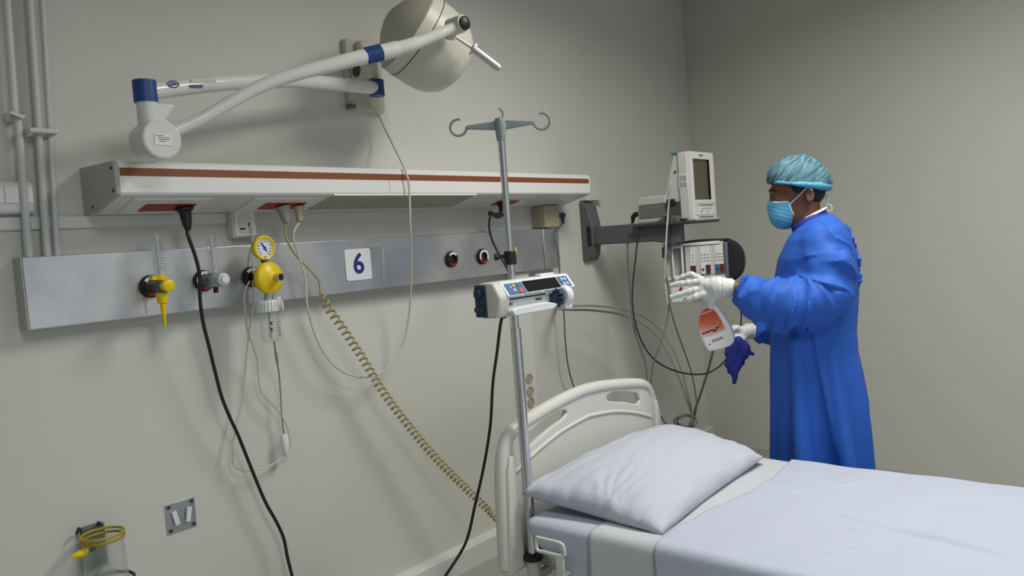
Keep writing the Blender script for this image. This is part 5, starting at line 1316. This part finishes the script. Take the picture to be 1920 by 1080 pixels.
lb = [bl(*p) for p in ((1333, 575), (1324, 578), (1317, 585), (1313, 595), (1312, 606), (1313, 619), (1316, 629), (1325, 630), (1336, 627), (1348, 622), (1360, 616), (1357, 606), (1350, 593), (1342, 582))]
lb = [(q[0], q[1]) for q in spline([(a, b, 0) for a, b in lb], 3, True)]
mr = bpy.data.materials.new('red_fading_label'); mr.use_nodes = True; nt = mr.node_tree; b_ = nt.nodes['Principled BSDF']; b_.inputs['Roughness'].default_value = .4
tc = nt.nodes.new('ShaderNodeTexCoord'); sx_ = nt.nodes.new('ShaderNodeSeparateXYZ'); mpr = nt.nodes.new('ShaderNodeMapRange'); rr_ = nt.nodes.new('ShaderNodeValToRGB')
nt.links.new(tc.outputs['Object'], sx_.inputs[0]); nt.links.new(sx_.outputs[2], mpr.inputs[0]); mpr.inputs[1].default_value = toW(G(1336, 628, by))[2]-toW(e_)[2]; mpr.inputs[2].default_value = toW(G(1330, 578, by))[2]-toW(e_)[2]
rr_.color_ramp.elements[0].color = (.62, .42, .36, 1); rr_.color_ramp.elements[1].color = (.52, .025, .012, 1); ee = rr_.color_ramp.elements.new(.45); ee.color = (.55, .13, .06, 1)
nt.links.new(mpr.outputs[0], rr_.inputs[0]); nt.links.new(rr_.outputs[0], b_.inputs['Base Color'])
lab = lay('red_label', lb, .0010, mr, bt)
k = MB()
for (a, b, s1) in ((1321, 624, .006), (1328, 621, .0075), (1335, 618, .006), (1341, 618, .0085), (1346, 613, .007), (1351, 609, .004), (1340, 604, .002), (1327, 607, .002), (1345, 598, .0018)):
    q = bl(a, b); k.prism([(q[0]+s1*1.2*math.cos(w2)*(1+.3*math.sin(3*w2)), q[1]+s1*.55*math.sin(w2)) for w2 in np.linspace(0, 6.28, 10)[:-1]], oW+nW*.0264, sW, uW, nW, .0005)
obj('label_print', k, mat('dark_maroon_ink', (.05, .02, .03), .5), lab)
tx_d = vW(G(1345, 633, by)-G(1325, 640, by)); tx_d /= np.linalg.norm(tx_d); tu = np.cross(nW, tx_d)
m_gink = mat('green_ink', (.02, .10, .08), .5)
text('brand_text', 'ANIOS', .0150, toW(G(1346, 635, by))+nW*.0262, tx_d, tu, m_gink, bt, bold=.0002)
text('label_title', 'ANIOSPRAY', .0088, toW(G(1327.5, 584, by))+nW*.0272, tx_d, tu, m_paper, lab, bold=.0002)
c_ = toW(G(1332, 644, by))+nW*.0257; obj('brand_dot', MB().cyl(c_, c_+nW*.0006, .0035, 12), m_gink, bt)
# collar, trigger head inside the grip
n0 = toW(G(1337, 574, by)); n1 = toW(G(1334, 562, by-.01))
obj('bottle_collar', MB().cyl(n0, n1, .013, 18), m_monw, t, smooth=True)
obj('trigger_head', MB().tube([toW(G(1336, 566, by-.01)), toW(G(1333, 552, by-.01)), toW(G(1316, 548, by-.01))], [.010, .011, .008], 12), m_monw, t, smooth=True)

# --- the cloth in the far hand
cg = G(1382, 643, .0)
tips = [(G(1377, 716, .01), .009, .018), (G(1362, 684, .015), .012, .014), (G(1366, 664, .02), .014, .014), (G(1392, 680, -.01), .012, .016), (G(1410, 663, -.01), .008, .014), (G(1398, 668, .0), .014, .016), (G(1402, 652, -.01), .012, .014), (G(1371, 696, .012), .013, .020), (G(1383, 688, .0), .013, .018)]
def f_cloth(p):
    d = cap(p, G(1364, 650, .01), G(1394, 642, -.005), .011, .013)
    for q, r1, r0 in tips: d = smin(d, cap(p, cg, q, r0, r1), .016)
    mids = [cap(p, G(1368, 664, .012), G(1376, 705, .01), .012, .008), cap(p, G(1385, 655, .0), G(1398, 662, -.005), .015, .010)]
    for e in mids: d = smin(d, e, .014)
    x, y, z = p[..., 0], p[..., 1], p[..., 2]
    d = smax(d, np.abs(y-.003)-.020, .006)
    return d+.0022*np.sin(150*x+60*z)
t = thing('cleaning_cloth', 'crumpled dark blue cloth dangling from the gloved far hand', 'cloth', toW(G(1377, 720, 0)))
mbc = surfnet(f_cloth, (.05, -.06, .80), (.42, .08, 1.12), .0042)
mbc.v = [tuple(toW(q)) for q in mbc.v]
oc = obj('cloth_folds', mbc, m_cloth, t, smooth=True, angle=180)
